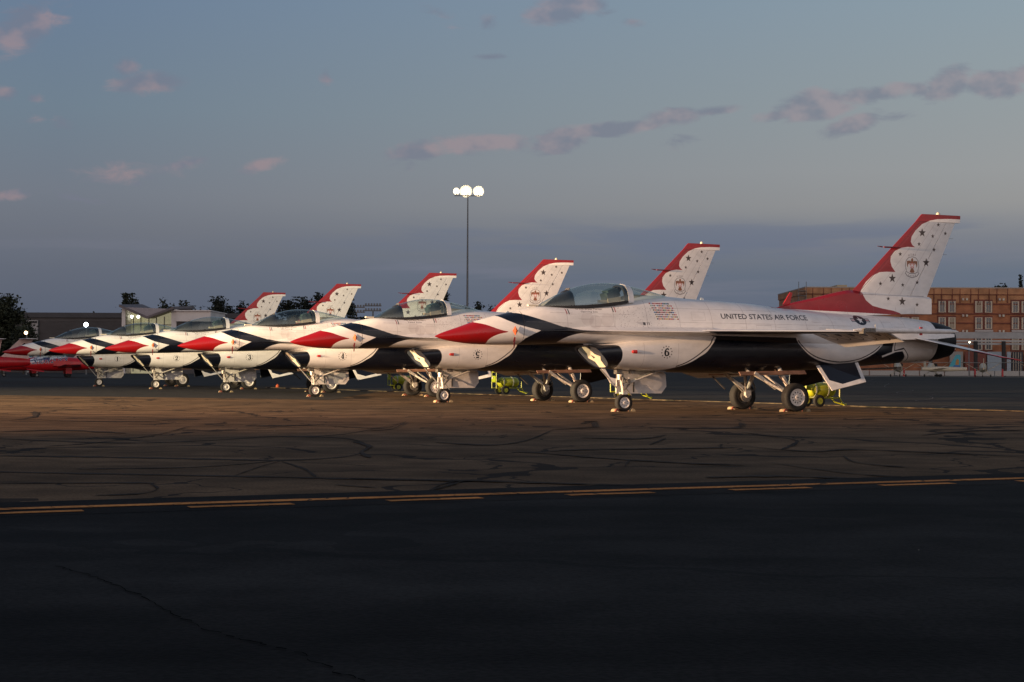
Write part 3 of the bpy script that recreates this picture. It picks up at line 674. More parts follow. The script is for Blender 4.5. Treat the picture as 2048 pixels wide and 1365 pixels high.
    mb = MB(); mb.rings([can_ring(.10, .012, .05), can_ring(-.04, .012, .05)], closed=False, cap=(False, False))
    mb.rings([can_ring(.10, .012, .05), can_ring(.10, -.05, .05)], closed=False, cap=(False, False)); mb.rings([can_ring(-.04, .012, .05), can_ring(-.04, -.05, .05)], closed=False, cap=(False, False))
    P('frame', 'canopy_frame', mb, MAT['white'], 'canopy')
    mb = MB(); mb.rings([can_ring(.18, -.008, .03), can_ring(.10, -.004, .03)], closed=False, cap=(False, False)); mb.rings([can_ring(.10, -.03, .05), can_ring(-.02, -.052, .05)], closed=False, cap=(False, False))
    mb.rings([can_ring(.18, -.008, .03), can_ring(.18, -.06, .05)], closed=False, cap=(False, False))
    P('seal', 'canopy_seal', mb, MAT['black'], 'canopy')
    # canopy sill edge (dark) running along the glass foot
    mb = MB()
    for sg in (1, -1):
        rs = []
        for i in range(15):
            s = 2.24 - i * 2.1 / 14; t, w, b = interp_rows(CT, s)
            rs.append([(s, sg * (w + .012), b + .02), (s, sg * (w + .022), b - .05), (s, sg * (w - .04), b - .05), (s, sg * (w - .03), b + .02)])
        mb.rings(rs)
    P('sill', 'canopy_sill', mb, MAT['black'], 'canopy')
    # cockpit
    rs = []
    for i in range(12):
        s = 2.12 - i * 2.1 / 11; t, w, b = interp_rows(CT, s); rs.append([(s, w * .93, b - .01), (s, w * .93, b + .012), (s, -w * .93, b + .012), (s, -w * .93, b - .01)])
    P('tub', 'cockpit_floor', MB().rings(rs), MAT['black'])
    rs = []
    for s, t_, w_ in ((2.05, 2.46, .10), (1.92, 2.56, .18), (1.74, 2.70, .25), (1.58, 2.80, .28), (1.50, 2.83, .28), (1.42, 2.80, .27), (1.38, 2.46, .24)):
        rs.append([(s, w_ * math.cos(math.pi * k / 10), 2.42 + (t_ - 2.42) * math.sin(math.pi * k / 10) ** .8) for k in range(11)])
    P('glare', 'glareshield', MB().rings(rs, closed=True), MAT['dark_cloth'])
    P('hud', 'head_up_display', MB().box((1.50, 0, 2.80), (.02, .20, .15), Matrix.Rotation(R(-35), 3, 'Y')).box((1.52, 0, 2.70), (.16, .16, .08)), MAT['metal_dark'])
    mb = MB().box((.42, 0, 2.62), (.16, .36, .34), Matrix.Rotation(R(18), 3, 'Y')).box((.30, 0, 2.75), (.22, .30, .18), Matrix.Rotation(R(25), 3, 'Y'))
    P('seat', 'ejection_seat', mb, MAT['seat'])
    P('headrest', 'headrest', MB().box((.40, .0, 2.83), (.20, .30, .07), Matrix.Rotation(R(22), 3, 'Y')), MAT['seat'], 'seat')
    P('seat_panel', 'seat_panel', MB().box((.36, .20, 2.60), (.34, .03, .12), Matrix.Rotation(R(10), 3, 'Y')).box((.62, .12, 2.57), (.2, .15, .06)), MAT['cream_cloth'], 'seat')
    rs = []
    for s, t_, w_ in ((.16, 2.60, .30), (.02, 2.72, .32), (-.3, 2.76, .28), (-.8, 2.73, .18)):
        rs.append([(s, w_ * math.cos(math.pi * k / 8), 2.5 + (t_ - 2.5) * math.sin(math.pi * k / 8)) for k in range(9)])
    P('deck', 'rear_deck', MB().rings(rs), MAT['cream_cloth'])
    # small fittings
    P('aoa', 'probe_cover', MB().add([(2.98, .415, 1.96), (2.92, .435, 1.85), (2.98, .42, 1.74), (3.04, .415, 1.85), (2.98, .48, 1.85)], [(0, 1, 4), (1, 2, 4), (2, 3, 4), (3, 0, 4)]), MAT['orange'], sharp=10)
    P('aoa_tail', 'streamer', MB().prism([(3.0, .40, 1.71), (2.97, .41, 1.70), (2.97, .39, 1.60), (3.02, .385, 1.60)], (0, .006, 0)).prism([(3.0, .385, 1.60), (2.97, .385, 1.60), (2.975, .36, 1.46), (3.0, .36, 1.46)], (0, .006, 0)), MAT['red_dark'], 'aoa')
    P('ant1', 'antenna', MB().prism([(-4.42, -.012, 2.60), (-4.62, -.012, 2.60), (-4.70, -.012, 2.90), (-4.63, -.012, 2.91)], (0, .024, 0)), MAT['red_paint'])
    P('ant2', 'antenna', MB().prism([(.93, -.01, 1.58), (.78, -.01, 1.58), (.80, -.01, 1.50), (.90, -.01, 1.50)], (0, .02, 0)), MAT['metal'])
    P('ant3', 'antenna', MB().prism([(-2.05, -.012, 2.64), (-2.18, -.012, 2.64), (-2.16, -.012, 2.71), (-2.10, -.012, 2.72)], (0, .024, 0)), MAT['white'])
    P('iff', 'antenna', MB().box((2.36, 0, 2.445), (.24, .10, .035)), MAT['cream'])
    P('scoop', 'vent_scoop', MB().lathe([(.0, .012), (-.03, .035), (-.12, .04), (-.34, .008)], (.10, .628, 1.40), 'X', 10), MAT['white'])
    P('scoop_cover', 'vent_plug', MB().lathe([(.03, .012), (.0, .038), (-.10, .045), (-.11, .02)], (.10, .634, 1.40), 'X', 10), MAT['red_plain'])
    # nose gear
    T = lambda *a, **k: MB().tube(*a, **k)
    mb = T((0, 0, .42), (.10, 0, 1.10), .042).tube((.10, 0, .75), (.13, 0, 1.12), .062).tube((0, 0, .42), (-.02, 0, .22), .035).box((0, 0, .43), (.13, .20, .05))
    mb.tube((0, -.10, .43), (0, -.10, .215), .02).tube((0, -.11, .215), (0, .02, .215), .02)
    P('ng_strut', 'nose_gear_strut', mb, MAT['metal_pale'])
    P('ng_brace', 'drag_brace', MB().tube((.04, .06, .62), (-.95, .10, .97), .024).tube((.04, -.06, .62), (-.95, -.10, .97), .024).box((-.45, 0, .80), (.25, .16, .03), Matrix.Rotation(R(19), 3, 'Y')), MAT['metal_pale'])
    P('ng_fork', 'steering_link', MB().tube((.02, .05, .50), (-.14, .05, .66), .02).tube((-.14, .05, .66), (.04, .05, .80), .02).tube((.0, .1, .55), (-.13, .16, .38), .014).tube((.05, .07, .9), (.05, .07, .6), .014).lathe([(-.05, .05), (.05, .05)], (-.07, .10, .72), 'Y', 12), MAT['metal_dark'])
    P('ng_box', 'actuator_box', MB().box((.16, .02, .98), (.14, .16, .20)).box((-.20, .04, .95), (.12, .12, .12)).tube((.05, -.09, 1.0), (.02, -.09, .55), .022), MAT['metal_dark'])
    P('ng_hose', 'brake_hose', MB().path([(.10, .07, 1.0), (.13, .09, .8), (.07, .09, .65), (.05, .08, .45)], .010, 6).path([(.18, -.05, 1.0), (.17, -.03, .8), (.10, -.05, .6)], .009, 6), MAT['rust'])
    P('ng_rod', 'door_rod', MB().tube((.50, -.22, 1.0), (.12, -.05, .52), .018), MAT['metal'])
    P('ng_lamp', 'taxi_light', MB().lathe([(0, .03), (-.03, .05), (-.06, .03)], (.13, .05, .86), 'X', 12), MAT['metal_pale'])
    # nose gear door on the far side
    dr = [(.02, .96), (-1.20, .96), (-1.30, .88), (-1.33, .58), (-1.20, .42), (.02, .42)]
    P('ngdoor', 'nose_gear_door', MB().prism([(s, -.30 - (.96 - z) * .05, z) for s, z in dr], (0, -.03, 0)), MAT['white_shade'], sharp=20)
    refl_poly = [(-.30, .80), (-.55, .80), (-.66, .86), (-1.10, .86), (-1.2, .76), (-1.2, .60), (-1.10, .50), (-.95, .50), (-.80, .62), (-.30, .62)]
    P('ng_refl', 'door_reflection', MB().prism([(s, -.296 - (.96 - z) * .05, z) for s, z in refl_poly], (0, .012, 0)), MAT['white_shade'], 'ngdoor', sharp=20)  # raised outline stands in for a light reflection on the door
    P('ng_refl2', 'door_slot', MB().box((-.43, -.30, .60), (.025, .03, .30)), MAT['black'], 'ngdoor')
    # wheels
    def wheel(key, nm, c, r, w, side, rim_mat, slots):
        cx, cy, cz = c; h = w / 2
        prof = [(-h * .92, r * .60), (-h, r * .72), (-h * .98, r * .88), (-h * .80, r * .965), (-h * .4, r * .995), (0, r), (h * .4, r * .995), (h * .80, r * .965), (h * .98, r * .88), (h, r * .72), (h * .92, r * .60)]
        P(key, nm, MB().lathe(prof, c, 'Y', 40, cap=(False, False)), MAT['tyre'], sharp=60)
        o = side * h
        pr = [(o * .80, r * .615), (o * .93, r * .60), (o * .90, r * .555), (o * .72, r * .50), (o * .74, r * .22), (o * .98, r * .17), (o * 1.0, r * .08)]
        P(key + '_rim', 'rim', MB().lathe(pr, c, 'Y', 32, cap=(False, True)), rim_mat, key, sharp=30)
        pr = [(-o * .80, r * .615), (-o * .85, r * .56), (-o * .35, r * .50), (-o * .3, r * .1)]
        P(key + '_rimb', 'rim', MB().lathe(pr, c, 'Y', 24, cap=(False, True)), MAT['metal_dark'], key)
        mb = MB()
        for i in range(slots):
            a = 2 * math.pi * i / slots; ca_, sa_ = math.cos(a), math.sin(a); rr = r * .37
            ring = []
            for k in range(8):
                b = 2 * math.pi * k / 8; u, v = r * .032 * math.cos(b), r * .062 * math.sin(b)
                ring.append((cx + (rr + v) * ca_ - u * sa_, cy + o * .745, cz + (rr + v) * sa_ + u * ca_))
            mb.prism(ring, (0, side * .006, 0))
        mb.lathe([(0, r * .055), (side * .006, r * .05)], (cx, cy + o * 1.0, cz), 'Y', 10)
        P(key + '_slots', 'rim_slots', mb, MAT['black'], key)
    wheel('nwheel', 'nose_wheel', (0, 0, .213), .213, .14, 1, MAT['rim'], 9)
    for sg, key in ((1, 'mwl'), (-1, 'mwr')):
        wheel(key, 'main_wheel', (-4.0, sg * 1.16, .342), .342, .235, sg, MAT['rim'], 11)
        # struts
        P('mstrut' + key, 'main_gear_strut', MB().tube((-3.98, sg * .50, 1.05), (-4.0, sg * .86, .58), .055, .05).tube((-4.0, sg * .86, .58), (-4.0, sg * 1.02, .36), .045).tube((-4.0, sg * .9, .342), (-4.0, sg * 1.1, .342), .05).box((-4.0, sg * .93, .42), (.16, .10, .14)), MAT['metal_pale'])
        P('mbrace' + key, 'drag_brace', MB().tube((-3.05, sg * .52, .98), (-3.86, sg * .93, .47), .034).box((-3.45, sg * .72, .735), (.70, .035, .075), Matrix.Rotation(R(-32), 3, 'Y') ).tube((-3.5, sg * .30, 1.0), (-3.92, sg * .88, .50), .028), MAT['metal_pale'])
        P('mscissor' + key, 'torque_link', MB().tube((-4.08, sg * .80, .68), (-4.20, sg * .88, .52), .018).tube((-4.20, sg * .88, .52), (-4.06, sg * .98, .40), .018).lathe([(-.03, .15), (.03, .15)], (-4.0, sg * 1.0, .342), 'Y', 18), MAT['metal_dark'])
        P('mhose' + key, 'brake_hose', MB().path([(-3.8, sg * .6, 1.0), (-3.86, sg * .75, .8), (-3.95, sg * .92, .62), (-4.08, sg * .97, .42)], .011, 6), MAT['rust'])
        # gear doors
        P('mdoor' + key, 'main_gear_door', MB().prism([(-2.75, sg * .66, .95), (-4.62, sg * .66, .985), (-4.62, sg * .74, .90), (-2.75, sg * .74, .865)], (0, -sg * .02, -.015)), MAT['brown_door'])
    P('rod', 'door_rod', MB().tube((-2.05, -.75, 1.50), (-2.80, -.85, .95), .022).tube((-2.80, -.85, .95), (-3.35, -.95, .52), .02), MAT['metal_dark'])
    P('rod2', 'rod_lit_piece', MB().tube((-2.32, -.785, 1.30), (-2.50, -.81, 1.17), .034), MAT['metal_pale'], 'rod')  # bright length is the lit part of the rod, put into colour
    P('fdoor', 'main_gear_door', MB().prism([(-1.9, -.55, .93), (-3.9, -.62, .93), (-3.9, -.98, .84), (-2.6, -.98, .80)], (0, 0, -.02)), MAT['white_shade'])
    P('hook', 'arresting_hook', MB().tube((-5.6, 0, .98), (-7.9, 0, 1.06), .022).box((-7.9, 0, 1.05), (.14, .10, .08)), MAT['metal_dark'])
    return g
def assemble_jet(g, loc, rz):
    root = empty('fighter_jet', loc, rz); objs = {}
    for key, items in g.items():
        for nm, me, par in items:
            if par is None: objs.setdefault(key, mkobj(nm, me, root)) if key not in objs else mkobj(nm, me, root)
    for key, items in g.items():
        for nm, me, par in items:
            if par is not None: mkobj(nm, me, objs[par])
    return root
# ---------------------------------------------------------------- ground
def ray(px, py):
    """direction of a photograph pixel in the camera frame, used to find real positions of far things"""
    uu, vv = px - 1024, 682.5 - py; u = uu * math.cos(ROLL) - vv * math.sin(ROLL); v = vv * math.cos(ROLL) + uu * math.sin(ROLL)
    x, y, z = u / F_PX, v / F_PX, 1.0
    return (x, z * math.cos(PITCH) - y * math.sin(PITCH), y * math.cos(PITCH) + z * math.sin(PITCH))
def at(px, py, Y):
    r = ray(px, py); k = Y / r[1]; return Vector((r[0] * k, Y, CAM_H + r[2] * k))
def gnd(px, py):
    r = ray(px, py); k = -CAM_H / r[2]; return Vector((r[0] * k, r[1] * k, 0))

def asphalt(name, c1, c2, crack=0.0, crack_scale=.16, patch=.5, rough=.9, streak=0.0, dirn=0.0, seal=(.012, .011, .011, 1)):
    m, t, b = new_mat(name)
    g = t.nodes.new('ShaderNodeTexCoord'); P_ = g.outputs['Object']
    def nz(scale, det=5, sc=(1, 1, 1), rot=0, dist=0.0):
        mp = t.nodes.new('ShaderNodeMapping'); mp.inputs['Scale'].default_value = sc; mp.inputs['Rotation'].default_value = (0, 0, rot); t.links.new(P_, mp.inputs[0])
        n = t.nodes.new('ShaderNodeTexNoise'); n.inputs['Scale'].default_value = scale; n.inputs['Detail'].default_value = det; n.inputs['Distortion'].default_value = dist
        t.links.new(mp.outputs[0], n.inputs[0]); return n.outputs[0], mp.outputs[0], n
    a, _, _ = nz(.09 / 1, 6); f, _, _ = nz(38, 3); mdm, _, _ = nz(1.3, 6)
    col = nmix(nmap(a, .35, .65, tree=t), c1, c2, tree=t)
    k = nmath('MULTIPLY', nmap(f, .25, .75, .72, 1.28, tree=t), nmap(mdm, .3, .7, 1 - patch * .35, 1 + patch * .3, tree=t), tree=t)
    if streak:
        s_, _, _ = nz(.30, 4, (.12, 1.6, 1), dirn, .3); k = nmath('MULTIPLY', k, nmap(s_, .35, .65, 1 - streak, 1 + streak * .6, tree=t), tree=t)
    v = t.nodes.new('ShaderNodeVectorMath'); v.operation = 'SCALE'; t.links.new(col, v.inputs[0]); t.links.new(k, v.inputs['Scale']); col = v.outputs[0]
    h = f
    if crack:
        wn, _, n_ = nz(.35, 4)
        vm = t.nodes.new('ShaderNodeVectorMath'); vm.operation = 'MULTIPLY_ADD'; vm.inputs[1].default_value = (4.5, 4.5, 0); t.links.new(n_.outputs['Color'], vm.inputs[0]); t.links.new(P_, vm.inputs[2])
        masks = None
        for sc, wd, ox in ((crack_scale, .0085, 0), (crack_scale * 2.1, .006, 7.3)):
            mp = t.nodes.new('ShaderNodeMapping'); mp.inputs['Location'].default_value = (ox, ox, 0); mp.inputs['Rotation'].default_value = (0, 0, .4); t.links.new(vm.outputs[0], mp.inputs[0])
            vo = t.nodes.new('ShaderNodeTexVoronoi'); vo.feature = 'DISTANCE_TO_EDGE'; vo.inputs['Scale'].default_value = sc; t.links.new(mp.outputs[0], vo.inputs[0])
            wv, _, _ = nz(.8, 3)
            q = nmath('LESS_THAN', vo.outputs['Distance'], nmap(wv, .34, .68, wd * .35, wd * 2.0, tree=t, smooth=False), tree=t)
            masks = q if masks is None else nmath('MAXIMUM', masks, q, tree=t)
        gate, _, _ = nz(.12, 2)
        masks = nmath('MULTIPLY', masks, nmap(gate, .22, .30, tree=t), tree=t)
        col = nmix(nmath('MULTIPLY', masks, crack, tree=t), col, seal, tree=t)
    t.links.new(col, b.inputs['Base Color']); b.inputs['Roughness'].default_value = rough; b.inputs['Specular IOR Level'].default_value = .05
    bm = t.nodes.new('ShaderNodeBump'); bm.inputs['Strength'].default_value = .5; bm.inputs['Distance'].default_value = .006; t.links.new(h, bm.inputs['Height']); t.links.new(bm.outputs[0], b.inputs['Normal'])
    return m
def sheet(name, pts, z, mat):
    o = MB().add([(p[0], p[1], z) for p in pts], [tuple(range(len(pts)))]).build(name, mat, smooth=False); return tag(o, kind='structure')
HD = R(24.0); fw = Vector((math.cos(HD), math.sin(HD), 0)); lf = Vector((-math.sin(HD), math.cos(HD), 0))
sheet('ground', [(-2500, -60), (2500, -60), (2500, 5000), (-2500, 5000)], 0, asphalt('apron_asphalt', (.046, .042, .038, 1), (.056, .050, .044, 1), 0, patch=.4))
# old brown apron between the taxiway edge line and the tie-down line
A0, A1 = Vector((-3.44, 10.77, 0)), Vector((4.60, 14.34, 0))
e = (A1 - A0).normalized()
B0, B1 = gnd(2048, 826), gnd(760, 784)
tied = (B1 - B0).normalized()
_d = e.x * tied.y - e.y * tied.x; _k = ((B0 - A0).x * tied.y - (B0 - A0).y * tied.x) / _d
poly = [A0 - e * 60, A0 + e * _k, B0, B1, gnd(660, 800), gnd(420, 797), gnd(0, 791), gnd(0, 791) + Vector((-60, 5, 0))]
sheet('old_apron', [(p.x, p.y) for p in poly], .004, asphalt('old_asphalt', (.152, .092, .050, 1), (.110, .070, .041, 1), .8, .13, .8, streak=.22, dirn=.15))
t0 = [A0 - e * 70, A0 + e * 90, A0 + e * 90 - lf * 60 , A0 - e * 70 - lf * 60]
sheet('taxiway', [(p.x, p.y) for p in t0], .008, asphalt('sealed_asphalt', (.022, .020, .0185, 1), (.0155, .0145, .0138, 1), .5, .045, .8, streak=.5, dirn=R(-20), seal=(.008, .008, .008, 1)))
# fresh dark band along the joint
sheet('sealed_strip', [(p.x, p.y) for p in (A0 - e * 70 - lf * .25, A0 + e * 90 - lf * .25, A0 + e * 90 + lf * .95, A0 - e * 70 + lf * .85)], .010, asphalt('dark_seal', (.014, .012, .011, 1), (.024, .020, .018, 1), 0, patch=1.0))
YEL = asphalt('line_paint', (.60, .235, .065, 1), (.50, .19, .055, 1), .8, .8, .7, rough=.8, seal=(.05, .035, .02, 1))
def strip(name, s0, s1, off, w, z=.014):
    pts = []
    k = max(2, int((s1 - s0) / .25)); up, lo = [], []
    rg = random.Random(int(s0 * 7) + int(off * 100))
    for i in range(k + 1):
        p = A0 + e * (s0 + (s1 - s0) * i / k) + lf * (off + .03 * math.sin(.35 * (s0 + (s1 - s0) * i / k)))
        up.append(p + lf * (w / 2 + rg.uniform(-.006, .006))); lo.append(p - lf * (w / 2 + rg.uniform(-.006, .006)))
    mb = MB(); vs = [(p.x, p.y, z) for p in lo + up]; n = k + 1
    mb.add(vs, [(i, i + 1, n + i + 1, n + i) for i in range(k)])
    return tag(mb.build(name, YEL, smooth=False), kind='structure')
strip('yellow_line', -20, 40, .29, .16)
dashes = []
for i in range(-4, 14): dashes.append((1.27 + i * 1.49, 2.03 + i * 1.49))
for a, b_ in dashes: strip('yellow_dash', a, b_, -.02, .13)
# tie-down rope lying slack along the row
rp = []; rg = random.Random(3)
LTOT = (B1 - B0).length
for i in range(241):
    q = i / 240; p = (B0 - tied * 12) + tied * (LTOT + 24) * q
    side_ = Vector((tied.y, -tied.x, 0)); rp.append(p + side_ * (.10 * math.sin(q * 37) + .05 * math.sin(q * 141 + 1) + .03 * rg.uniform(-1, 1)) + Vector((0, 0, .03)))
tag(MB().path(rp, .016, 5).build('mooring_rope', solid('rope', (.085, .062, .034), .9, var=.7, scale=3)), 'thin pale rope lying along the apron behind the fighter jets', 'rope')
cr = []
for i in range(60):
    q = i / 59; p = gnd(1728 + 120 * q + 60 * q * q, 757 + 60 * q ** 1.3); cr.append(p + Vector((.5 * math.sin(q * 29), .5 * math.sin(q * 47), .012)))
mb = MB()
for a, b_ in zip(cr[:-1], cr[1:]): mb.add([a + Vector((0, -.07, 0)), b_ + Vector((0, -.07, 0)), b_ + Vector((0, .07, 0)), a + Vector((0, .07, 0))], [(0, 1, 2, 3)])
tag(mb.build('sealed_crack', solid('tar', (.045, .018, .014), .6)), kind='structure')
seal_m = asphalt('crack_seal', (.040, .031, .025, 1), (.056, .042, .032, 1), 0, patch=.9)
CA = lambda x, y: gnd(x / 1.3135, 780 + y / 1.3135); CB = lambda x, y: gnd(700 + x / 1.519, 760 + y / 1.519)
TR_ = [(CA, .22, (0, 130), (300, 141), (520, 136), (700, 125), (900, 118), (1065, 85)), (CA, .24, (0, 175), (230, 178), (450, 182), (600, 185), (740, 187), (880, 180), (940, 170), (965, 150), (930, 133), (860, 126), (700, 124)),
       (CA, .17, (-200, 214), (0, 218), (400, 225), (800, 233), (1000, 238), (1345, 242)), (CA, .12, (200, 210), (450, 207), (600, 200), (740, 187)), (CA, .20, (610, 230), (680, 205), (740, 188)), (CA, .22, (740, 190), (800, 210), (830, 232)),
       (CA, .12, (0, 248), (360, 247), (400, 252), (412, 264), (370, 275), (250, 280)), (CA, .18, (1120, 270), (1180, 245), (1260, 238)), (CA, .5, (500, 50), (600, 42), (690, 37)), (CA, .85, (410, 81), (520, 79)), (CA, .3, (0, 82), (90, 80), (200, 83), (420, 85)),
       (CA, .7, (30, 80), (88, 72), (90, 58)), (CA, .3, (860, 95), (1000, 102), (1060, 86)), (CA, .35, (660, 92), (720, 97), (860, 92)), (CA, .10, (880, 252), (990, 260)), (CA, .4, (0, 112), (160, 108), (330, 116)), (CA, .3, (120, 150), (260, 140), (420, 118), (500, 96)),
       (CB, .35, (60, 156), (130, 150), (170, 128)), (CB, .28, (260, 192), (430, 200), (540, 185), (620, 152)), (CB, .3, (620, 152), (760, 145)), (CB, .8, (700, 136), (735, 128), (742, 146)), (CB, .6, (1000, 149), (1170, 147), (1185, 131)), (CB, .25, (700, 178), (880, 181), (960, 170)),
       (CB, .3, (910, 200), (960, 180)), (CB, .2, (500, 222), (580, 225), (760, 240), (1000, 255), (1200, 262)), (CB, .22, (835, 265), (850, 246)), (CB, .2, (600, 220), (700, 215), (1000, 211), (1180, 208)), (CB, .34, (1310, 215), (1352, 196), (1340, 182), (1180, 160)),
       (CB, .2, (1200, 205), (1400, 220), (1560, 215), (2048, 236)), (CB, .24, (1500, 233), (1540, 254), (1700, 270)), (CB, .16, (1280, 255), (1500, 285), (1700, 300)), (CB, .3, (1740, 170), (1880, 158), (2048, 155)), (CB, .15, (0, 303), (340, 310), (700, 320), (900, 325)),
       (CB, .22, (345, 310), (300, 325), (240, 340)), (CB, .5, (10, 190), (60, 205), (36, 222), (62, 240)), (CB, .2, (1080, 300), (1300, 296), (1560, 304))]
for row in TR_:
    f_, w_, pts_ = row[0], row[1], [row[0](*q) for q in row[2:]]
    P_ = []
    for i in range(len(pts_) - 1):
        p0, p1, p2, p3 = pts_[max(i - 1, 0)], pts_[i], pts_[i + 1], pts_[min(i + 2, len(pts_) - 1)]
        for j in range(14):
            q = j / 14; P_.append(.5 * ((2 * p1) + (p2 - p0) * q + (2 * p0 - 5 * p1 + 4 * p2 - p3) * q * q + (3 * p1 - p0 - 3 * p2 + p3) * q ** 3))
    P_.append(pts_[-1]); m_ = len(P_); up_, lo_ = [], []; ph = rg.uniform(0, 9)
    for i, p in enumerate(P_):
        d_ = (P_[min(i + 1, m_ - 1)] - P_[max(i - 1, 0)]); n_ = Vector((-d_.y, d_.x, 0)).normalized()
        tp = min(1, i / 5, (m_ - 1 - i) / 5); dn = d_.normalized(); ww = w_ * .5 * (.09 + .80 * abs(dn.x) ** 1.5) * (.25 + .75 * tp) * (1 + .45 * math.sin(i * .9 + ph) * math.sin(i * .37 + ph) + .25 * rg.uniform(-1, 1))
        up_.append(p + n_ * ww); lo_.append(p - n_ * ww)
    mb = MB(); z_ = .008 + .0006 * TR_.index(row) / 4
    mb.add([(p.x, p.y, z_) for p in lo_ + up_], [(i, i + 1, m_ + i + 1, m_ + i) for i in range(m_ - 1)])
    tag(mb.build('sealed_crack', seal_m, smooth=False), kind='structure')
fc_ = [CA(*q) for q in ((150, 470), (230, 492), (330, 530), (440, 585), (530, 635), (660, 668), (780, 700), (900, 757), (1000, 790))]
mb = MB(); PP = []
for a, b_ in zip(fc_[:-1], fc_[1:]):
    for j in range(10): q = j / 10; PP.append(a.lerp(b_, q) + Vector((rg.uniform(-.02, .02), rg.uniform(-.012, .012), 0)))
for a, b_ in zip(PP[:-1], PP[1:]):
    if rg.random() > .22: w_ = rg.uniform(.003, .008); mb.add([(a.x, a.y - w_, .013), (b_.x, b_.y - w_, .013), (b_.x, b_.y + w_, .013), (a.x, a.y + w_, .013)], [(0, 1, 2, 3)])
tag(mb.build('hairline_crack', solid('crack_black', (.004, .004, .004), 1.0, spec=0.0), smooth=False), kind='structure')
mb = MB()
for _ in range(9):
    x_, y_ = rg.uniform(-5, 7), rg.uniform(6, 30); s_ = rg.uniform(.004, .010); mb.box((x_, y_, .018 + s_ * .3), (s_ * 1.6, s_, s_ * .6), Matrix.Rotation(rg.uniform(0, 3), 3, 'Z'))
tag(mb.build('pebbles', solid('pebble', (.16, .15, .14), .8)), kind='stuff')
# ---------------------------------------------------------------- the row of six fighters
JETS = [('6', 2.623, 37.477, 24.06), ('5', -1.999, 46.670, 28.6), ('4', -6.813, 55.242, 23.23), ('3', -11.420, 63.760, 23.65), ('2', -16.187, 72.574, 25.71), ('1', -21.071, 81.490, 26.08)]
TXT = {'6': ('Lt Col Bryan Turner', 'Opposing Solo'), '5': ('Maj Lorenz Robert', 'Lead Solo'), '4': ('Lt Col Isaac Short', 'Slot'), '3': ('Maj Ian Lee Harris', 'Right Wing'), '2': ('Maj Will Graeff', 'Left Wing'), '1': ('Lt Col Kevin Walsh', 'Leader')}
LAB = {'6': 'white fighter jet with number 6 on its intake, nearest the camera, whole tail in view',
       '5': 'red-nosed white fighter jet with an upside-down 5 on its intake',
       '4': 'fighter jet numbered 4 with a navy diamond band behind its red nose',
       '3': 'fighter jet marked 3 in a ring of stars on its white intake',
       '2': 'fighter jet marked 2 on its intake, second from the far end of the row',
       '1': 'farthest white fighter jet, marked 1 on its intake, beside the red trainer jets'}
geo = build_jet_geo(MAT)
proto = assemble_jet(geo, (0, 0, 0), 0)
jets = {}
for i, (n, x, y, a) in enumerate(JETS):
    j = proto if i == 0 else copy_tree(proto)
    j.location = (x, y, 0); j.rotation_euler = (0, 0, math.pi + R(a))
    tag(j, LAB[n], 'fighter jet', 'fighter jets parked in a row')
    mi = paint('intake_paint_' + n, number_image(n, upside=(n == '5'))); mb_ = paint('body_paint_' + n, name_image(*TXT[n], n))
    for ch in j.children:
        if ch.name.startswith('air_intake'): ch.material_slots[0].link = 'OBJECT'; ch.material_slots[0].material = mi
        if ch.name.startswith('fuselage'): ch.material_slots[0].link = 'OBJECT'; ch.material_slots[0].material = mb_
    jets[n] = j
# ---------------------------------------------------------------- wheel chocks
YC = solid('cart_yellow', (.40, .41, .016), .38, coat=.2, var=.2)
chock_paint = solid('chock_paint', (.36, .28, .16), .6, var=.5, scale=30); chock_end = solid('chock_red', (.22, .05, .03), .6)
def make_chock():
    t = empty('wheel_chock', (0, 0, 0))
    for sx in (0,):
        MB().prism([(-.11, -.14, 0), (.09, -.14, 0), (.05, -.14, .085), (-.02, -.14, .11), (-.07, -.14, .08)], (0, .22, 0)).build('block', chock_paint, t, smooth=False)
        MB().prism([(-.112, .082, 0), (.092, .082, 0), (.052, .082, .087), (-.02, .082, .113), (-.072, .082, .082)], (0, .06, 0)).build('painted_end', chock_end, t, smooth=False)
    MB().path([(-.02, .13, .06), (.05, .19, .02), (.02, .24, .015)], .008, 6).build('pull_cord', MAT['cream_cloth'], t)
    return t
ck = make_chock(); first = True
WORD = {'6': 'nearest jet', '5': 'jet with the upside-down number', '4': 'jet marked four', '3': 'jet marked three', '2': 'jet marked two', '1': 'farthest white jet'}
for n, x, y, a in JETS:
    rz = math.pi + R(a); M = Matrix.Translation((x, y, 0)) @ Matrix.Rotation(rz, 4, 'Z')
    for (cx, cy, r, wn) in ((0, 0, .213, 'nose wheel'), (-4.0, 1.16, .342, 'near main wheel'), (-4.0, -1.16, .342, 'far main wheel')):
        for sd_, w in ((1, 'front'), (-1, 'rear')):
            c = ck if first else copy_tree(ck); first = False
            c.location = (M @ Vector((cx + sd_ * (r * .78 + .06), cy, 0))); c.rotation_euler = (0, 0, rz + (0 if sd_ > 0 else math.pi) + rg.uniform(-.15, .15))
            c.scale = (.66, .66, .66); tag(c, '%s wooden chock at the %s of the %s' % (w, wn, WORD[n]), 'wheel chock', 'chocks at the jets\' wheels')
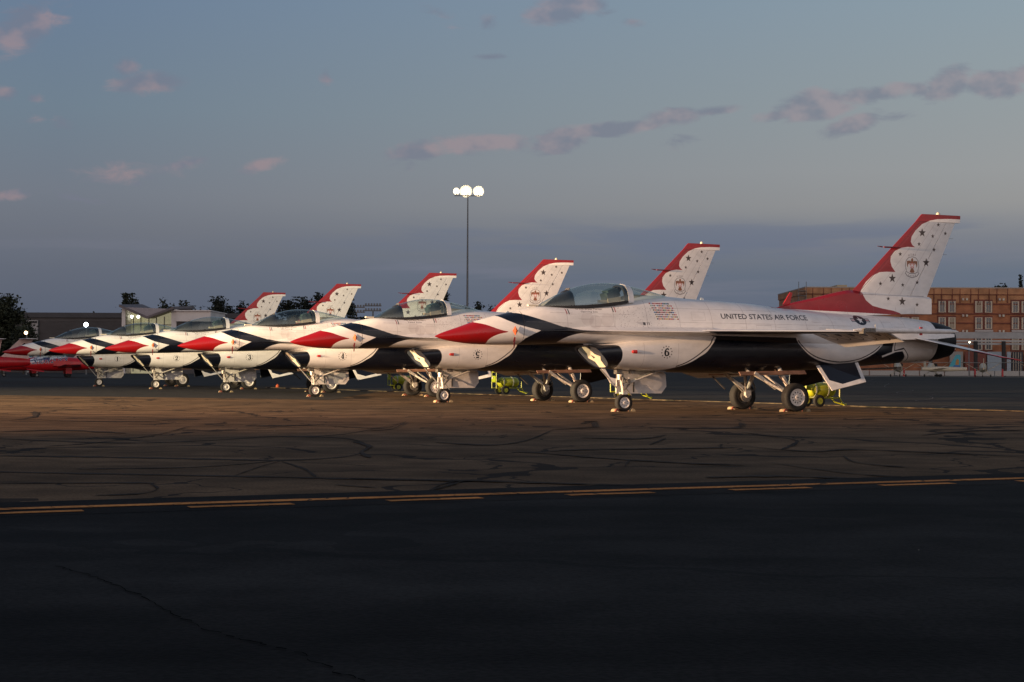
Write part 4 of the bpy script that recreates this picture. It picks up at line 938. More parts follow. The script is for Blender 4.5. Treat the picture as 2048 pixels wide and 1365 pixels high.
# ---------------------------------------------------------------- yellow gas bottle carts
def make_cart():
    t = empty('gas_cart', (0, 0, 0)); YD = solid('cart_dark_yellow', (.36, .44, .015), .45)
    MB().lathe([(-.42, .02), (-.40, .10), (-.34, .17), (-.26, .20), (.34, .20), (.42, .17), (.47, .10), (.49, .02)], (.10, 0, .46), 'X', 28).build('tank', YC, t)
    b = MB()
    for x_ in (-.12, .28): b.lathe([(-.02, .203), (-.02, .212), (.02, .212), (.02, .203)], (x_, 0, .46), 'X', 28, cap=(False, False))
    for k_, x_ in enumerate((-.12, .28)): MB().lathe([(-.02, .203), (-.02, .212), (.02, .212), (.02, .203)], (x_, 0, .46), 'X', 28, cap=(False, False)).build('tank_band', solid('band_grey', (.45, .46, .34), .5), t)
    f = MB()
    for y_ in (-.20, .20):
        f.path([(-.46, y_, .86), (-.46, y_, .24), (.62, y_, .24), (.62, y_, .50)], .018, 6)
    f.tube((-.46, -.20, .86), (-.46, .20, .86), .02, n=6).box((-.46, 0, .56), (.03, .40, .07)).tube((-.45, -.20, .48), (-.45, .20, .48), .018, n=6).tube((.62, -.20, .24), (.62, .20, .24), .018, n=6).tube((-.2, -.20, .24), (-.2, .20, .24), .018, n=6)
    f.build('frame', YC, t)
    MB().path([(.62, -.20, .24), (.72, -.16, .12), (.92, -.03, .05)], .02, 6).path([(.62, .20, .24), (.72, .16, .12), (.92, .03, .05)], .02, 6).build('tow_bar', YC, t)
    MB().lathe([(-.03, .05), (.03, .05)], (.94, 0, .05), 'Z', 12).build('tow_ring', YC, t)
    MB().box((-.46, 0, .60), (.06, .34, .22)).build('gauge_panel', YD, t)
    MB().lathe([(-.02, .045), (.0, .05)], (-.50, .06, .63), 'X', 14).build('gauge', MAT['cream'], t)
    MB().path([(-.40, .05, .62), (-.30, .10, .72), (-.1, .12, .68)], .012, 6).build('hose', MAT['black'], t)
    for y_ in (-.30, .30):
        w = MB().lathe([(-.05, .09), (-.055, .13), (-.04, .165), (.04, .165), (.055, .13), (.05, .09)], (-.12, y_, .165), 'Y', 24, cap=(False, False)).build('wheel', MAT['tyre'], t)
        MB().lathe([(-.045, .095), (-.03, .05), (-.05, .02), (.05, .02), (.03, .05), (.045, .095)], (-.12, y_, .165), 'Y', 18).build('rim', YC, w)
        s_ = 1 if y_ > 0 else -1
        hb = MB()
        for q in range(4):
            a_ = q * math.pi / 2 + .4; hb.lathe([(0, .012), (s_ * .004, .012)], (-.12 + .05 * math.cos(a_), y_ + s_ * .036, .165 + .05 * math.sin(a_)), 'Y', 8)
        tag(hb.build('rim_hole', MAT['black'], w), kind='stuff')
    return t
cart = make_cart()
# +x of the cart points aft (tow bar towards the tails)
CARTS = [(gnd(1625, 814.2), 24, 'yellow gas cart just behind the near main wheel of fighter jet 6'), (gnd(1246, 799), 22, 'yellow gas cart half hidden behind the nose gear of fighter jet 6'),
         (gnd(1004, 789.3), 26, 'yellow gas cart in full view between the nose gears of jets 5 and 6'), (gnd(792, 782), 20, 'yellow gas cart between fighter jets 4 and 5, beside two main wheels'),
         (gnd(628, 775.5), 24, 'yellow gas cart hidden behind the nose gear of fighter jet 4')]
for i, (p, a, lab) in enumerate(CARTS):
    c = cart if i == 0 else copy_tree(cart); ang = R(a); off = Vector((-.12 * math.cos(ang), -.12 * math.sin(ang), 0))
    c.location = p - off * 1.0 + Vector((.0, .3, 0)) * (1 if i else 0); c.rotation_euler = (0, 0, ang); tag(c, lab, 'gas cart', 'yellow gas carts behind the jets')
tag(MB().lathe([(0, .09), (.10, .085), (.16, .03)], gnd(555, 775), 'Z', 12).build('marker_buoy', MAT['orange']), 'small orange marker on the apron between fighter jets 3 and 4', 'marker')
# ---------------------------------------------------------------- red trainer jets (straight wing, T-tail) at the far left
TR = solid('trainer_red', (.52, .010, .014), .3, coat=.3); TW = solid('trainer_white', (.70, .70, .70), .35, coat=.2); TB = solid('trainer_blue', (.008, .018, .10), .3, coat=.2); TT = solid('trainer_tail', (.66, .46, .40), .4)
def make_trainer(num):
    """nose at x=+0, tail to -9.7, y left"""
    t = empty('trainer_jet', (0, 0, 0))
    ST = [(0, 1.22, 1.18, .02), (-.15, 1.36, 1.02, .16), (-.6, 1.56, .82, .38), (-1.3, 1.78, .66, .58), (-2.0, 1.90, .60, .66), (-3.2, 1.92, .58, .68), (-4.5, 1.86, .62, .66), (-6, 1.72, .72, .50), (-7.5, 1.62, .86, .36), (-9.0, 1.52, 1.0, .24), (-9.4, 1.45, 1.08, .16)]
    rs = []
    for i in range(48):
        s = -9.4 * i / 47; a_, b_, w_ = interp_rows(ST, s); rs.append(sring(s, a_, b_, w_, (a_ + b_) / 2, 2.3, 2.3, 24))
    n_ = 24; fb = MB().rings(rs); me = fb.mesh('fuselage', [TR, TW, TB])
    for p in me.polygons:
        c = p.center; zc_ = 1.33 - .0 * c.x
        top = 1.46 + .055 * c.x + .17 * min(1, -c.x / 1.3) * 1.0
        if c.x > -4.2 and c.z > 1.22 + .155 * -c.x: p.material_index = 1
        if c.x > -2.6 and c.x < -.12 and 1.27 + .16 * -c.x < c.z < 1.36 + .21 * -c.x: p.material_index = 2
    mkobj('fuselage', me, t)
    rs = []
    for i in range(14):
        s = -1.55 - 2.6 * i / 13; q = math.sin(math.pi * min(1, (i + .001) / 13) ** .8); top = 1.88 + .62 * q ** .6; w_ = .12 + .42 * q ** .5
        rs.append([(s, w_ * math.cos(math.pi * k / 12), 1.84 + (top - 1.84) * math.sin(math.pi * k / 12)) for k in range(13)])
    MB().rings(rs, closed=False, cap=(False, False)).build('canopy', MAT['glass'], t, sharp=80)
    MB().box((-2.6, .22, 2.05), (.3, .3, .5)).box((-2.6, -.22, 2.05), (.3, .3, .5)).build('seat', MAT['black'], t)
    for sg in (1, -1):
        MB().rings([airfoil(-3.2, -5.4, sg * .5, .95, .16), airfoil(-3.6, -4.9, sg * 5.4, 1.2, .07)]).build('wing', TR, t)
        MB().rings([airfoil(-8.7, -9.7, sg * .02, 2.72, .05), airfoil(-9.0, -9.65, sg * 1.9, 2.72, .03)]).build('tailplane', TW, t)
        MB().rings([[(-2.9, sg * .62, 1.5), (-2.9, sg * .86, 1.5), (-2.9, sg * .86, 1.05), (-2.9, sg * .62, .95)], [(-4.4, sg * .60, 1.55), (-4.4, sg * .80, 1.5), (-4.4, sg * .80, 1.05), (-4.4, sg * .6, .95)]]).build('air_intake', TR, t)
        g_ = MB().tube((-4.2, sg * 1.3, .95), (-4.2, sg * 1.3, .22), .04).build('gear_leg', MAT['metal'], t)
        MB().lathe([(-.07, .14), (-.07, .2), (-.03, .24), (.03, .24), (.07, .2), (.07, .14)], (-4.2, sg * 1.3, .24), 'Y', 18).build('wheel', MAT['tyre'], t)
        MB().box((-4.2, sg * 1.42, .62), (.55, .03, .55)).build('gear_door', TR, t)
    MB().tube((-1.5, 0, .75), (-1.5, 0, .2), .035).build('gear_leg', MAT['metal'], t)
    w = MB().lathe([(-.05, .11), (-.05, .16), (-.02, .19), (.02, .19), (.05, .16), (.05, .11)], (-1.5, 0, .19), 'Y', 18).build('nose_wheel', MAT['tyre'], t)
    MB().lathe([(-.052, .10), (-.052, .02), (.052, .02), (.052, .10)], (-1.5, 0, .19), 'Y', 12).build('rim', MAT['metal'], w)
    MB().prism([(-.55, .28, .80), (-2.1, .34, .60), (-2.1, .40, .48), (-.6, .34, .70)], (0, .03, 0)).build('gear_door', TR, t)
    fin_ = MB().prism([(-7.6, -.05, 1.55), (-9.3, -.05, 1.45), (-9.55, -.05, 2.70), (-8.75, -.05, 2.70)], (0, .10, 0)).build('fin', TT, t)
    if num:
        cu = bpy.data.curves.new('digit', 'FONT'); cu.body = num; cu.size = .62; cu.offset = .02; cu.extrude = .006
        o = bpy.data.objects.new('digit', cu); me = bpy.data.meshes.new_from_object(o); bpy.data.objects.remove(o); me.materials.append(MAT['black'])
        d = mkobj('tail_number', me, fin_); d.matrix_local = Matrix.Translation((-8.85, .062, 2.02)) @ Matrix.Rotation(math.pi, 4, 'Z') @ Matrix.Rotation(math.pi / 2, 4, 'X')
    return t
def script_lettering(parent):
    for txt, mt, off, th in (('Snowbirds', TW, .035, .0), ('Snowbirds', TB, .004, .012)):
        cu = bpy.data.curves.new('script', 'FONT'); cu.body = txt; cu.size = .80; cu.shear = .45; cu.offset = off * .6; cu.extrude = .004; cu.space_character = .92
        o = bpy.data.objects.new('script', cu); me = bpy.data.meshes.new_from_object(o); bpy.data.objects.remove(o); me.materials.append(mt)
        for v in me.vertices:      # wrap onto the body side
            s = -.95 - v.co.x; z = 1.22 + v.co.y + .07 * v.co.x; a_, b_, w_ = interp_rows(ST_T, s); q = max(0, 1 - abs((z - (a_ + b_) / 2) / ((a_ - b_) / 2)) ** 2.3) ** (1 / 2.3)
            v.co = (s, w_ * q + .006 + th + v.co.z, z)
        mkobj('lettering', me, parent)
ST_T = [(0, 1.22, 1.18, .02), (-.15, 1.36, 1.02, .16), (-.6, 1.56, .82, .38), (-1.3, 1.78, .66, .58), (-2.0, 1.90, .60, .66), (-3.2, 1.92, .58, .68), (-4.5, 1.86, .62, .66), (-6, 1.72, .72, .50)]
def place_trainer(num, px, py_nose_ground, Y, a, label, script=False):
    t = make_trainer(num)
    if script: script_lettering([c for c in t.children if c.name.startswith('fuselage')][0])
    p = at(px, 737, Y); t.location = (p.x, Y, 0); t.rotation_euler = (0, 0, math.pi + R(a)); tag(t, label, 'trainer jet', 'red trainer jets beyond the fighters'); return t
place_trainer(None, 40, 0, 146, 20, 'red trainer jet with white script lettering, its nose under the farthest fighters', True)
place_trainer(None, -25, 0, 152, 22, 'red trainer jet partly out of frame behind the lettered trainer')
place_trainer('6', -262, 0, 97, 22, 'red trainer jet with a black 6 on its pale tail fin')
place_trainer('5', -322, 0, 98, 22, 'red trainer jet with a black 5 on its pale tail fin, at the frame edge')
# ---------------------------------------------------------------- far buildings, mast, trees, light aircraft
GLOWW = lambda n, c, s: solid(n, (.8, .8, .8), .5, emis=(*c, 1), es=s)
lampw = GLOWW('lamp_white', (1, .93, .78), 60); lampc = GLOWW('lamp_cool', (.86, .93, 1), 14); lampo = GLOWW('lamp_warm', (1, .66, .32), 9)
steel = solid('mast_steel', (.16, .16, .16), .6)
# floodlight mast
YM = 225.0; base = at(934, 737, YM); top = at(934.5, 392, YM)
mast = tag(empty('floodlight_mast', (base.x, YM, 0)), 'tall thin floodlight mast with three lit lamps rising behind the jets', 'floodlight mast')
MB().tube((0, 0, 0), (0, 0, top.z), .20, .08, 12).build('pole', steel, mast)
MB().tube((-1.9, 0, top.z), (1.9, 0, top.z), .06).tube((0, 0, top.z), (0, 0, top.z + .7), .07).build('crossbar', steel, mast)
bowl_m = solid('lamp_bowl', (.85, .80, .68), .35); bulb_m = GLOWW('lamp_bulb_hot', (1, .90, .72), 7)
for px, r in ((913, .48), (932, .88), (957, .78)):
    x = at(px, 382, YM).x - base.x; z = top.z + .62
    h = MB().lathe([(-.05, r), (.12, r * .92), (.30, r * .7), (.42, r * .35), (.46, r * .02)], (x, 0, z), 'Y', 24, cap=(False, True)).build('lamp_head', bowl_m, mast)
    MB().lathe([(-.06, r * .10), (-.02, r * .36), (.12, r * .42), (.26, r * .36), (.30, r * .1)], (x, 0, z), 'Y', 16).build('bulb', bulb_m, h)
    MB().tube((x, .2, z), (x, .1, top.z), .05).build('bracket', steel, mast)
def photo_flood(px, py, Y, r, mat, label, name='wall_lamp', pole=True):
    p = at(px, py, Y); t = tag(empty(name, (p.x, Y, 0)), label, 'lamp')
    if pole: MB().tube((0, .3, 0), (0, .3, p.z), .09, n=8).build('pole', steel, t)
    h = MB().lathe([(0, r), (.25, r * .8), (.3, r * .3)], (0, 0, p.z), 'Y', 16).build('lamp_head', steel, t)
    MB().lathe([(-.02, r * .92), (-.08, r * .6), (-.12, .02)], (0, 0, p.z), 'Y', 16).build('lens', mat, h)
    return t
photo_flood(172, 650, 200, .30, lampc, 'bright white floodlight on a pole before the long dark hangar', 'pole_lamp')
photo_flood(52, 666, 190, .22, lampo, 'small warm yellow lamp on a pole beside the dark tree', 'pole_lamp')
photo_flood(1939, 685, 262, .16, GLOWW('lamp_bulb', (1, .9, .6), 5), 'small round lamp on a pole in front of the metal shade roof', 'pole_lamp')
for px, hh in ((713, 625), (746, 622)):
    p = at(px, hh, 520); t = tag(empty('stadium_light', (p.x, 520, 0)), 'distant unlit stadium light on a pole %s' % ('left of its twin' if px < 720 else 'right of its twin'), 'stadium light', 'distant stadium lights')
    MB().tube((0, 0, 0), (0, 0, p.z), .25, n=8).build('pole', steel, t); mb = MB()
    for r_ in range(2): mb.box((0, 0, p.z + r_ * 1.6), (5.5, .3, .35)); [mb.box((-2.3 + k * .92, -.3, p.z + r_ * 1.6 + .5), (.55, .4, .6)) for k in range(6)]
    tag(mb.build('lamp_rack', steel, t), kind='stuff')
# ---- long dark hangar at left
sid = solid('hangar_siding', (.085, .078, .078), .75, scale=.5); sid2 = solid('hangar_band', (.060, .058, .062), .7, scale=.5); pale = solid('pale_render', (.36, .34, .33), .8, scale=.4)
def bx(mb, x0, x1, y0, y1, z0, z1): return mb.box(((x0 + x1) / 2, (y0 + y1) / 2, (z0 + z1) / 2), (x1 - x0, y1 - y0, z1 - z0))
YH = 260.0; xa, xb, zt = at(-120, 700, YH).x, at(500, 700, YH).x, at(170, 626, YH).z
hg = tag(empty('hangar', (xa, YH, 0)), 'long low dark hangar with horizontal siding behind the far fighter jets', 'hangar')
bx(MB(), 0, xb - xa, 0, 40, 0, zt - .8).build('wall', sid, hg); bx(MB(), -.4, xb - xa + .4, -.4, 40.4, zt - .8, zt).build('roof', sid2, hg)
mb = MB(); nb = int((zt - 1) / .22)
for i in range(nb): bx(mb, .05, xb - xa - .05, -.10, -.01, i * .22 + .02, i * .22 + .15)
tag(mb.build('siding', sid, hg, smooth=False), kind='stuff')
x1, x2 = at(54, 700, YH).x - xa, at(77, 700, YH).x - xa
bx(MB(), x1, x2, -.6, -.15, 0, at(60, 641, YH).z).build('white_bay', pale, hg)
w = bx(MB(), x1 + .9, x2 - .1, -.66, -.58, at(60, 647, YH).z, at(60, 642.5, YH).z).build('window', MAT['black'], hg)
# ---- butterfly-roofed terminal
YB = 240.0; X = lambda px: at(px, 700, YB).x; Z = lambda py: at(300, py, YB).z
bf = tag(empty('terminal', (X(243), YB, 0)), 'small terminal building with a V-shaped roof and lit glass front', 'terminal'); ox = X(243)
wl = solid('terminal_wall', (.74, .68, .64), .8, scale=.4); wd = solid('roof_brown', (.16, .13, .13), .7, scale=.5)
lit_ = solid('lit_room', (.5, .45, .3), .8, emis=(.78, .70, .42, 1), es=.30, scale=1.5, var=.5)
bx(MB(), 0, X(250) - ox, 0, 14, 0, Z(618)).build('pier', wl, bf); bx(MB(), X(342) - ox, X(352) - ox, 0, 14, 0, Z(619)).build('pier', wl, bf)
bx(MB(), X(352) - ox, X(421) - ox, -.2, 12, Z(643), Z(622.5)).build('upper_wall', wl, bf); bx(MB(), X(352) - ox, X(421) - ox, .3, 12, 0, Z(643)).build('lower_wall', sid, bf)
bx(MB(), X(250) - ox, X(342) - ox, 4, 4.2, 0, Z(622)).build('back_room', lit_, bf)
rf = MB()
for a, b_, za, zb in ((241, 296, Z(615), Z(638.5)), (296, 350, Z(638.5), Z(618.5))):
    x0_, x1_ = X(a) - ox, X(b_) - ox
    rf.add([(x0_, -1.2, za), (x1_, -1.2, zb), (x1_, 14, zb + .6), (x0_, 14, za + .6), (x0_, -1.2, za + .35), (x1_, -1.2, zb + .35), (x1_, 14, zb + 1.0), (x0_, 14, za + 1.0)], [(0, 1, 2, 3), (4, 5, 6, 7), (0, 1, 5, 4), (1, 2, 6, 5), (2, 3, 7, 6), (3, 0, 4, 7)])
gbl = MB().add([(X(241) - ox, -.6, Z(615)), (X(296) - ox, -.6, Z(638.5)), (X(350) - ox, -.6, Z(618.5)), (X(350) - ox, 14, Z(616.5)), (X(241) - ox, 14, Z(613))], [(0, 1, 2), (0, 2, 3, 4)]); gbl.build('roof_infill', solid('roof_infill', (.36, .32, .33), .8), bf, smooth=False)
rf.build('roof', wd, bf, smooth=False)
bx(MB(), X(348) - ox, X(423) - ox, -.6, 13, Z(622.5), Z(620.5)).build('flat_roof', wl, bf)
mull = solid('mullion', (.20, .18, .15), .6)
pane_g = glass_mat('window_glass', (.75, .78, .72, 1), 1.0, .06)
zs = [Z(700), Z(668), Z(650), Z(637)]
cols_ = [250, 265, 280, 296, 311, 327, 342]
for i in range(6):
    x0_, x1_ = X(cols_[i]) - ox, X(cols_[i + 1]) - ox
    def roofz(px): return (Z(617) + (Z(640) - Z(617)) * (px - 241) / 55) if px < 296 else (Z(640) + (Z(620) - Z(640)) * (px - 296) / 54)
    for k in range(3):
        z0_, z1_ = zs[k], zs[k + 1]
        MB().add([(x0_ + .05, .5, z0_), (x1_ - .05, .5, z0_), (x1_ - .05, .5, z1_ if k < 2 else min(z1_ + 9, roofz(cols_[i + 1]))), (x0_ + .05, .5, z1_ if k < 2 else min(z1_ + 9, roofz(cols_[i])))], [(0, 1, 2, 3)]).build('pane', pane_g, bf, smooth=False)
    MB().box((x0_, .45, Z(640) / 2 + .4), (.12, .2, Z(640) + .2)).build('mullion', mull, bf)
for z_ in zs[1:3]: MB().box(((X(250) + X(342)) / 2 - ox, .45, z_), (X(342) - X(250), .2, .14)).build('transom', mull, bf)
for px in (255, 268):
    MB().lathe([(0, .24), (-.1, .2)], (X(px) - ox, 2.6, Z(633)), 'Y', 14).build('ceiling_lamp', GLOWW('room_lamp', (1, 1, .85), 8), bf)
# ---- brick building at right
YK = 300.0; XK = lambda px: at(px, 650, YK).x; ZK = lambda py: at(1900, py, YK).z
brick = None
def brick_mat(name, c1, c2, mort):
    m, t, b = new_mat(name); g_ = t.nodes.new('ShaderNodeTexCoord'); mp = t.nodes.new('ShaderNodeMapping'); mp.inputs['Rotation'].default_value = (math.pi / 2, 0, 0); t.links.new(g_.outputs['Object'], mp.inputs[0])
    bt = t.nodes.new('ShaderNodeTexBrick'); bt.inputs['Color1'].default_value = c1; bt.inputs['Color2'].default_value = c2; bt.inputs['Mortar'].default_value = mort; bt.inputs['Scale'].default_value = 1.0
    bt.inputs['Mortar Size'].default_value = .02; bt.inputs['Brick Width'].default_value = .6; bt.inputs['Row Height'].default_value = .22; t.links.new(mp.outputs[0], bt.inputs[0])
    n = t.nodes.new('ShaderNodeTexNoise'); n.inputs['Scale'].default_value = .5; n.inputs['Detail'].default_value = 6; t.links.new(g_.outputs['Object'], n.inputs[0])
    v = t.nodes.new('ShaderNodeVectorMath'); v.operation = 'SCALE'; t.links.new(bt.outputs[0], v.inputs[0]); t.links.new(nmap(n.outputs[0], .3, .7, .75, 1.15, tree=t), v.inputs['Scale']); t.links.new(v.outputs[0], b.inputs['Base Color']); b.inputs['Roughness'].default_value = .85
    return m
brick = brick_mat('brick', (.42, .155, .068, 1), (.35, .125, .055, 1), (.30, .15, .08, 1)); brick_d = brick_mat('brick_dark', (.20, .05, .03, 1), (.16, .045, .03, 1), (.16, .07, .05, 1)); brick_l = brick_mat('brick_tan', (.52, .25, .12, 1), (.46, .215, .10, 1), (.38, .20, .10, 1))
bb = tag(empty('brick_building', (XK(1612), YK, 0)), 'three-storey brick building with rows of white-framed windows beyond the apron', 'building'); ob = XK(1612)
W_ = XK(2330) - ob; zt = ZK(577)
bx(MB(), 0, W_, 0, 30, 0, ZK(606)).build('wall', brick, bb); bx(MB(), -.05, W_ + .05, -.05, 30.05, ZK(606), ZK(589)).build('upper_wall', brick_l, bb); bx(MB(), -.25, W_ + .2, -.25, 30.2, ZK(589) + .003, zt).build('parapet', brick_l, bb)
for y_ in (588.8, 608, 627.5, 646): bx(MB(), -.1, W_ + .1, -.18, -.001, ZK(y_) - .16, ZK(y_) + .05).build('string_course', brick_d, bb)
bx(MB(), -.3, W_ + .3, -.35, 30.3, zt, zt + .18).build('coping', solid('coping', (.45, .38, .32), .8), bb)
bx(MB(), XK(1683) - ob, XK(1703) - ob, 4, 12, zt, ZK(569)).build('roof_hut', solid('hut', (.46, .36, .22), .8), bb)
for k in range(22):
    px = 1625 + k * 18.4 + (3 if k % 2 else 0)
    if px < 2300: bx(MB(), XK(px) - ob - .06, XK(px) - ob + .06, -.30, -.02, ZK(606), zt - .1).build('panel_joint', brick_d, bb)
jamb = solid('window_frame_white', (.56, .46, .34), .6); wg = solid('window_pane', (.05, .055, .065), .12, spec=.8); pane_refl = solid('window_reflection', (.36, .30, .22), .7)  # tan panes carry a warm reflection in their colour
rr_ = random.Random(8)
for g in range(-3, 6):
    gx = 1875.5 + g * 73.2
    if gx > 2290 or gx < 1640: continue
    for (y0, y1) in ((602.5, 625.5), (635, 658.5), (675, 700)):
        bx(MB(), XK(gx - 1.2) - ob, XK(gx + 36) - ob, -.12, -.002, ZK(y1) - .35, ZK(y0) + .30).build('window_surround', brick_d, bb)
        for k in range(2):
            x0_, x1_ = XK(gx + 1 + k * 19.5) - ob, XK(gx + 15.5 + k * 19.5) - ob; z0_, z1_ = ZK(y1), ZK(y0)
            f = MB(); bx(f, x0_, x0_ + .26, -.26, -.123, z0_, z1_); bx(f, x1_ - .26, x1_, -.26, -.123, z0_, z1_); bx(f, x0_ + .263, x1_ - .263, -.24, -.123, z0_, z0_ + .12); bx(f, x0_ + .263, x1_ - .263, -.24, -.123, z1_ - .10, z1_); bx(f, (x0_ + x1_) / 2 - .03, (x0_ + x1_) / 2 + .03, -.22, -.123, z0_ + .123, z1_ - .103)
            w = f.build('window', jamb, bb, smooth=False)
            bx(MB(), x0_ + .27, x1_ - .27, -.16, -.135, z0_ + .13, z1_ - .11).build('pane', wg if rr_.random() > .3 else pane_refl, w)
        if (y0, y1)[0] == 635:
            mb = MB(); bx(mb, XK(gx) - ob, XK(gx + 36) - ob, -.5, -.28, ZK(664), ZK(660)); mb.build('balcony_rail', solid('rail_grey', (.45, .42, .40), .6), bb)
for g in range(5):
    for y_ in (599, 631.5, 662.5):
        px = 1929 + (g - 1) * 73.2
        if px > 1880: MB().box((XK(px) - ob - .35, -.3, ZK(y_)), (.35, .3, .4)).build('wall_light', solid('fixture', (.55, .45, .38), .6), bb); MB().box((XK(px) - ob + .35, -.3, ZK(y_)), (.35, .3, .4)).build('wall_light', MAT['cream'], bb)
mb = MB()
for k in range(4):
    zz = ZK(613) + k * .9; mb.box((-1.0, -1, zz), (1.6, 2, .08))
for dx_ in (-1.7, -.3): mb.box((dx_, -1.8, ZK(590)), (.1, .1, 4.5))
mb.build('fire_stair', steel, bb)
# ---- metal shade roofs in front
YS = 272.0; XS = lambda px: at(px, 680, YS).x; ZS = lambda py: at(1960, py, YS).z
sh = tag(empty('shade_hangar', (XS(1755), YS, 0)), 'long open shelter with pale metal roof and dark posts before the brick building', 'shelter'); os_ = XS(1755); Ws = XS(2330) - os_
mr = solid('metal_roof', (.34, .34, .34), .5, .3, scale=.6)
bx(MB(), 0, Ws, 0, 1.0, ZS(677.5), ZS(667)).build('fascia', mr, sh); bx(MB(), 0, Ws, -.15, .0 - .003, ZS(684), ZS(680.5)).build('gutter', solid('gutter', (.42, .41, .39), .5), sh)
bx(MB(), 0, Ws, .02, .9, ZS(690), ZS(686)).build('lower_fascia', mr, sh); bx(MB(), 0, Ws, .1, 7, ZS(667) + .003, ZS(667) + .2).build('roof', mr, sh)
for px in (1790, 1860, 1950, 2006, 2075, 2150): bx(MB(), XS(px) - os_ - .28, XS(px) - os_ + .28, -.6, -.16, 0, ZS(683)).build('post', MAT['black'], sh)
# ground floor doors behind the shelter
YD = 298.5
dv = tag(empty('workshop_front', (at(1990, 720, YD).x, YD, 0)), 'pale blue and red workshop doors under the metal shelter', 'doors'); od = dv.location.x
for px0, px1, c in ((1975, 2003, (.36, .42, .46)), (2005, 2012, (.30, .05, .03)), (2014, 2022, (.40, .46, .50)), (2024, 2046, (.05, .05, .06)), (1930, 1972, (.22, .06, .04)), (1900, 1926, (.35, .33, .30)), (2050, 2080, (.30, .05, .03))):
    x0_, x1_ = at(px0, 720, YD).x - od, at(px1, 720, YD).x - od
    bx(MB(), x0_, x1_, 0, .3, 0, at(2000, 704, YD).z).build('door', solid('door_paint', c, .6), dv)
for k in range(4): bx(MB(), at(2026 + k * 5, 720, YD).x - od, at(2027 + k * 5, 720, YD).x - od, -.1, -.01, 0, at(2000, 705, YD).z).build('door_bar', jamb, dv)
# pale concrete strip and low barrier at the far edge of the apron
sheet('concrete_strip', [(at(1500, 737, 240).x, 240), (at(2400, 737, 240).x, 240), (at(2400, 737, 296).x, 296), (at(1500, 737, 296).x, 296)], .004, solid('concrete', (.20, .165, .115), .85, scale=.3))
bw = tag(empty('low_barrier', (at(1640, 737, 270).x, 270, 0)), 'low pale barrier along the far edge of the apron', 'barrier')
for k in range(9):
    px = 1640 + k * 50; x0_ = at(px, 737, 270).x - bw.location.x; x1_ = at(px + 48, 737, 270).x - bw.location.x
    bx(MB(), x0_, x1_, 0, .4, .12, .95).build('barrier_panel', solid('barrier_white', (.40, .38, .35), .7), bw)
for i, (px, lab) in enumerate(((1808, 'red marker post at the apron edge below the tail of fighter jet 6'), (1950, 'red marker post beside the parked light aircraft'), (2005, 'red marker post in front of the black shelter post'))):
    p = at(px, 737, 262); tag(MB().lathe([(0, .17), (1.1, .16), (1.3, .08)], (p.x, 262, 0), 'Z', 12).build('marker_post', MAT['red_plain']), lab, 'marker post', 'red marker posts')
# ---- parked light aircraft
lw = solid('light_aircraft_cream', (.58, .50, .36), .4, coat=.2); lteal = solid('tail_teal', (.05, .34, .42), .5); lor = solid('tail_orange', (.40, .20, .05), .5)
def make_light(teal=False):
    t = empty('light_aircraft', (0, 0, 0))
    rs = [sring(s, a_, b_, w_, (a_ + b_) / 2, 2.6, 2.6, 14) for s, a_, b_, w_ in ((0, 1.25, 1.05, .1), (-.3, 1.45, .8, .4), (-1.2, 1.6, .72, .52), (-1.7, 2.1, .72, .56), (-3.0, 2.15, .8, .55), (-3.9, 1.6, .95, .4), (-6.8, 1.45, 1.15, .12))]
    MB().rings(rs).build('fuselage', lw, t)
    for sg in (1, -1):
        MB().rings([airfoil(-1.5, -3.0, sg * .4, 2.18, .08), airfoil(-1.7, -2.8, sg * 5.0, 2.28, .05)]).build('wing', lw, t); MB().tube((-2.1, sg * .5, .9), (-2.1, sg * 2.6, 2.15), .04).build('wing_strut', lw, t)
        MB().rings([airfoil(-6.0, -6.9, sg * .05, 1.4, .04), airfoil(-6.3, -6.9, sg * 1.6, 1.4, .03)]).build('tailplane', lw, t)
        MB().tube((-2.4, sg * .4, .85), (-2.4, sg * 1.1, .25), .05).build('gear_leg', lw, t); MB().lathe([(-.08, .2), (.08, .2)], (-2.4, sg * 1.15, .2), 'Y', 14).build('wheel', MAT['tyre'], t)
    MB().tube((-.6, 0, .8), (-.5, 0, .25), .04).build('gear_leg', lw, t); MB().lathe([(-.06, .18), (.06, .18)], (-.5, 0, .18), 'Y', 14).build('wheel', MAT['tyre'], t)
    MB().box((-1.95, 0, 1.85), (1.3, 1.16, .42)).build('cabin_window', MAT['black'], t)
    f = MB().prism([(-5.4, -.04, 1.45), (-6.9, -.04, 1.4), (-7.1, -.04, 2.8), (-6.4, -.04, 2.85)], (0, .08, 0)).build('fin', lteal if teal else lw, t)
    MB().lathe([(.02, .04), (.0, .12), (-.12, .14)], (.08, 0, 1.15), 'X', 10).build('spinner', MAT['metal'], t); MB().box((.06, 0, 1.15), (.03, .10, 1.8)).build('propeller', MAT['black'], t)
    return t
la = make_light(); LA = [(1800, 247, 70, 'cream high-wing light aircraft parked at the apron edge, left of the teal-tailed aircraft'), (1872, 251, 60, 'cream light aircraft parked beside the teal tail fin'), (1965, 248, 75, 'cream high-wing light aircraft parked in front of the workshop doors'), (2052, 246, 110, 'cream light aircraft at the edge of the frame, with a blue-grey wing line')]
for i, (px, Y_, a_, lab) in enumerate(LA):
    c = la if i == 0 else copy_tree(la); p = at(px, 737, Y_); c.location = (p.x, Y_, 0); c.rotation_euler = (0, 0, R(a_)); tag(c, lab, 'light aircraft', 'light aircraft parked at the apron edge')
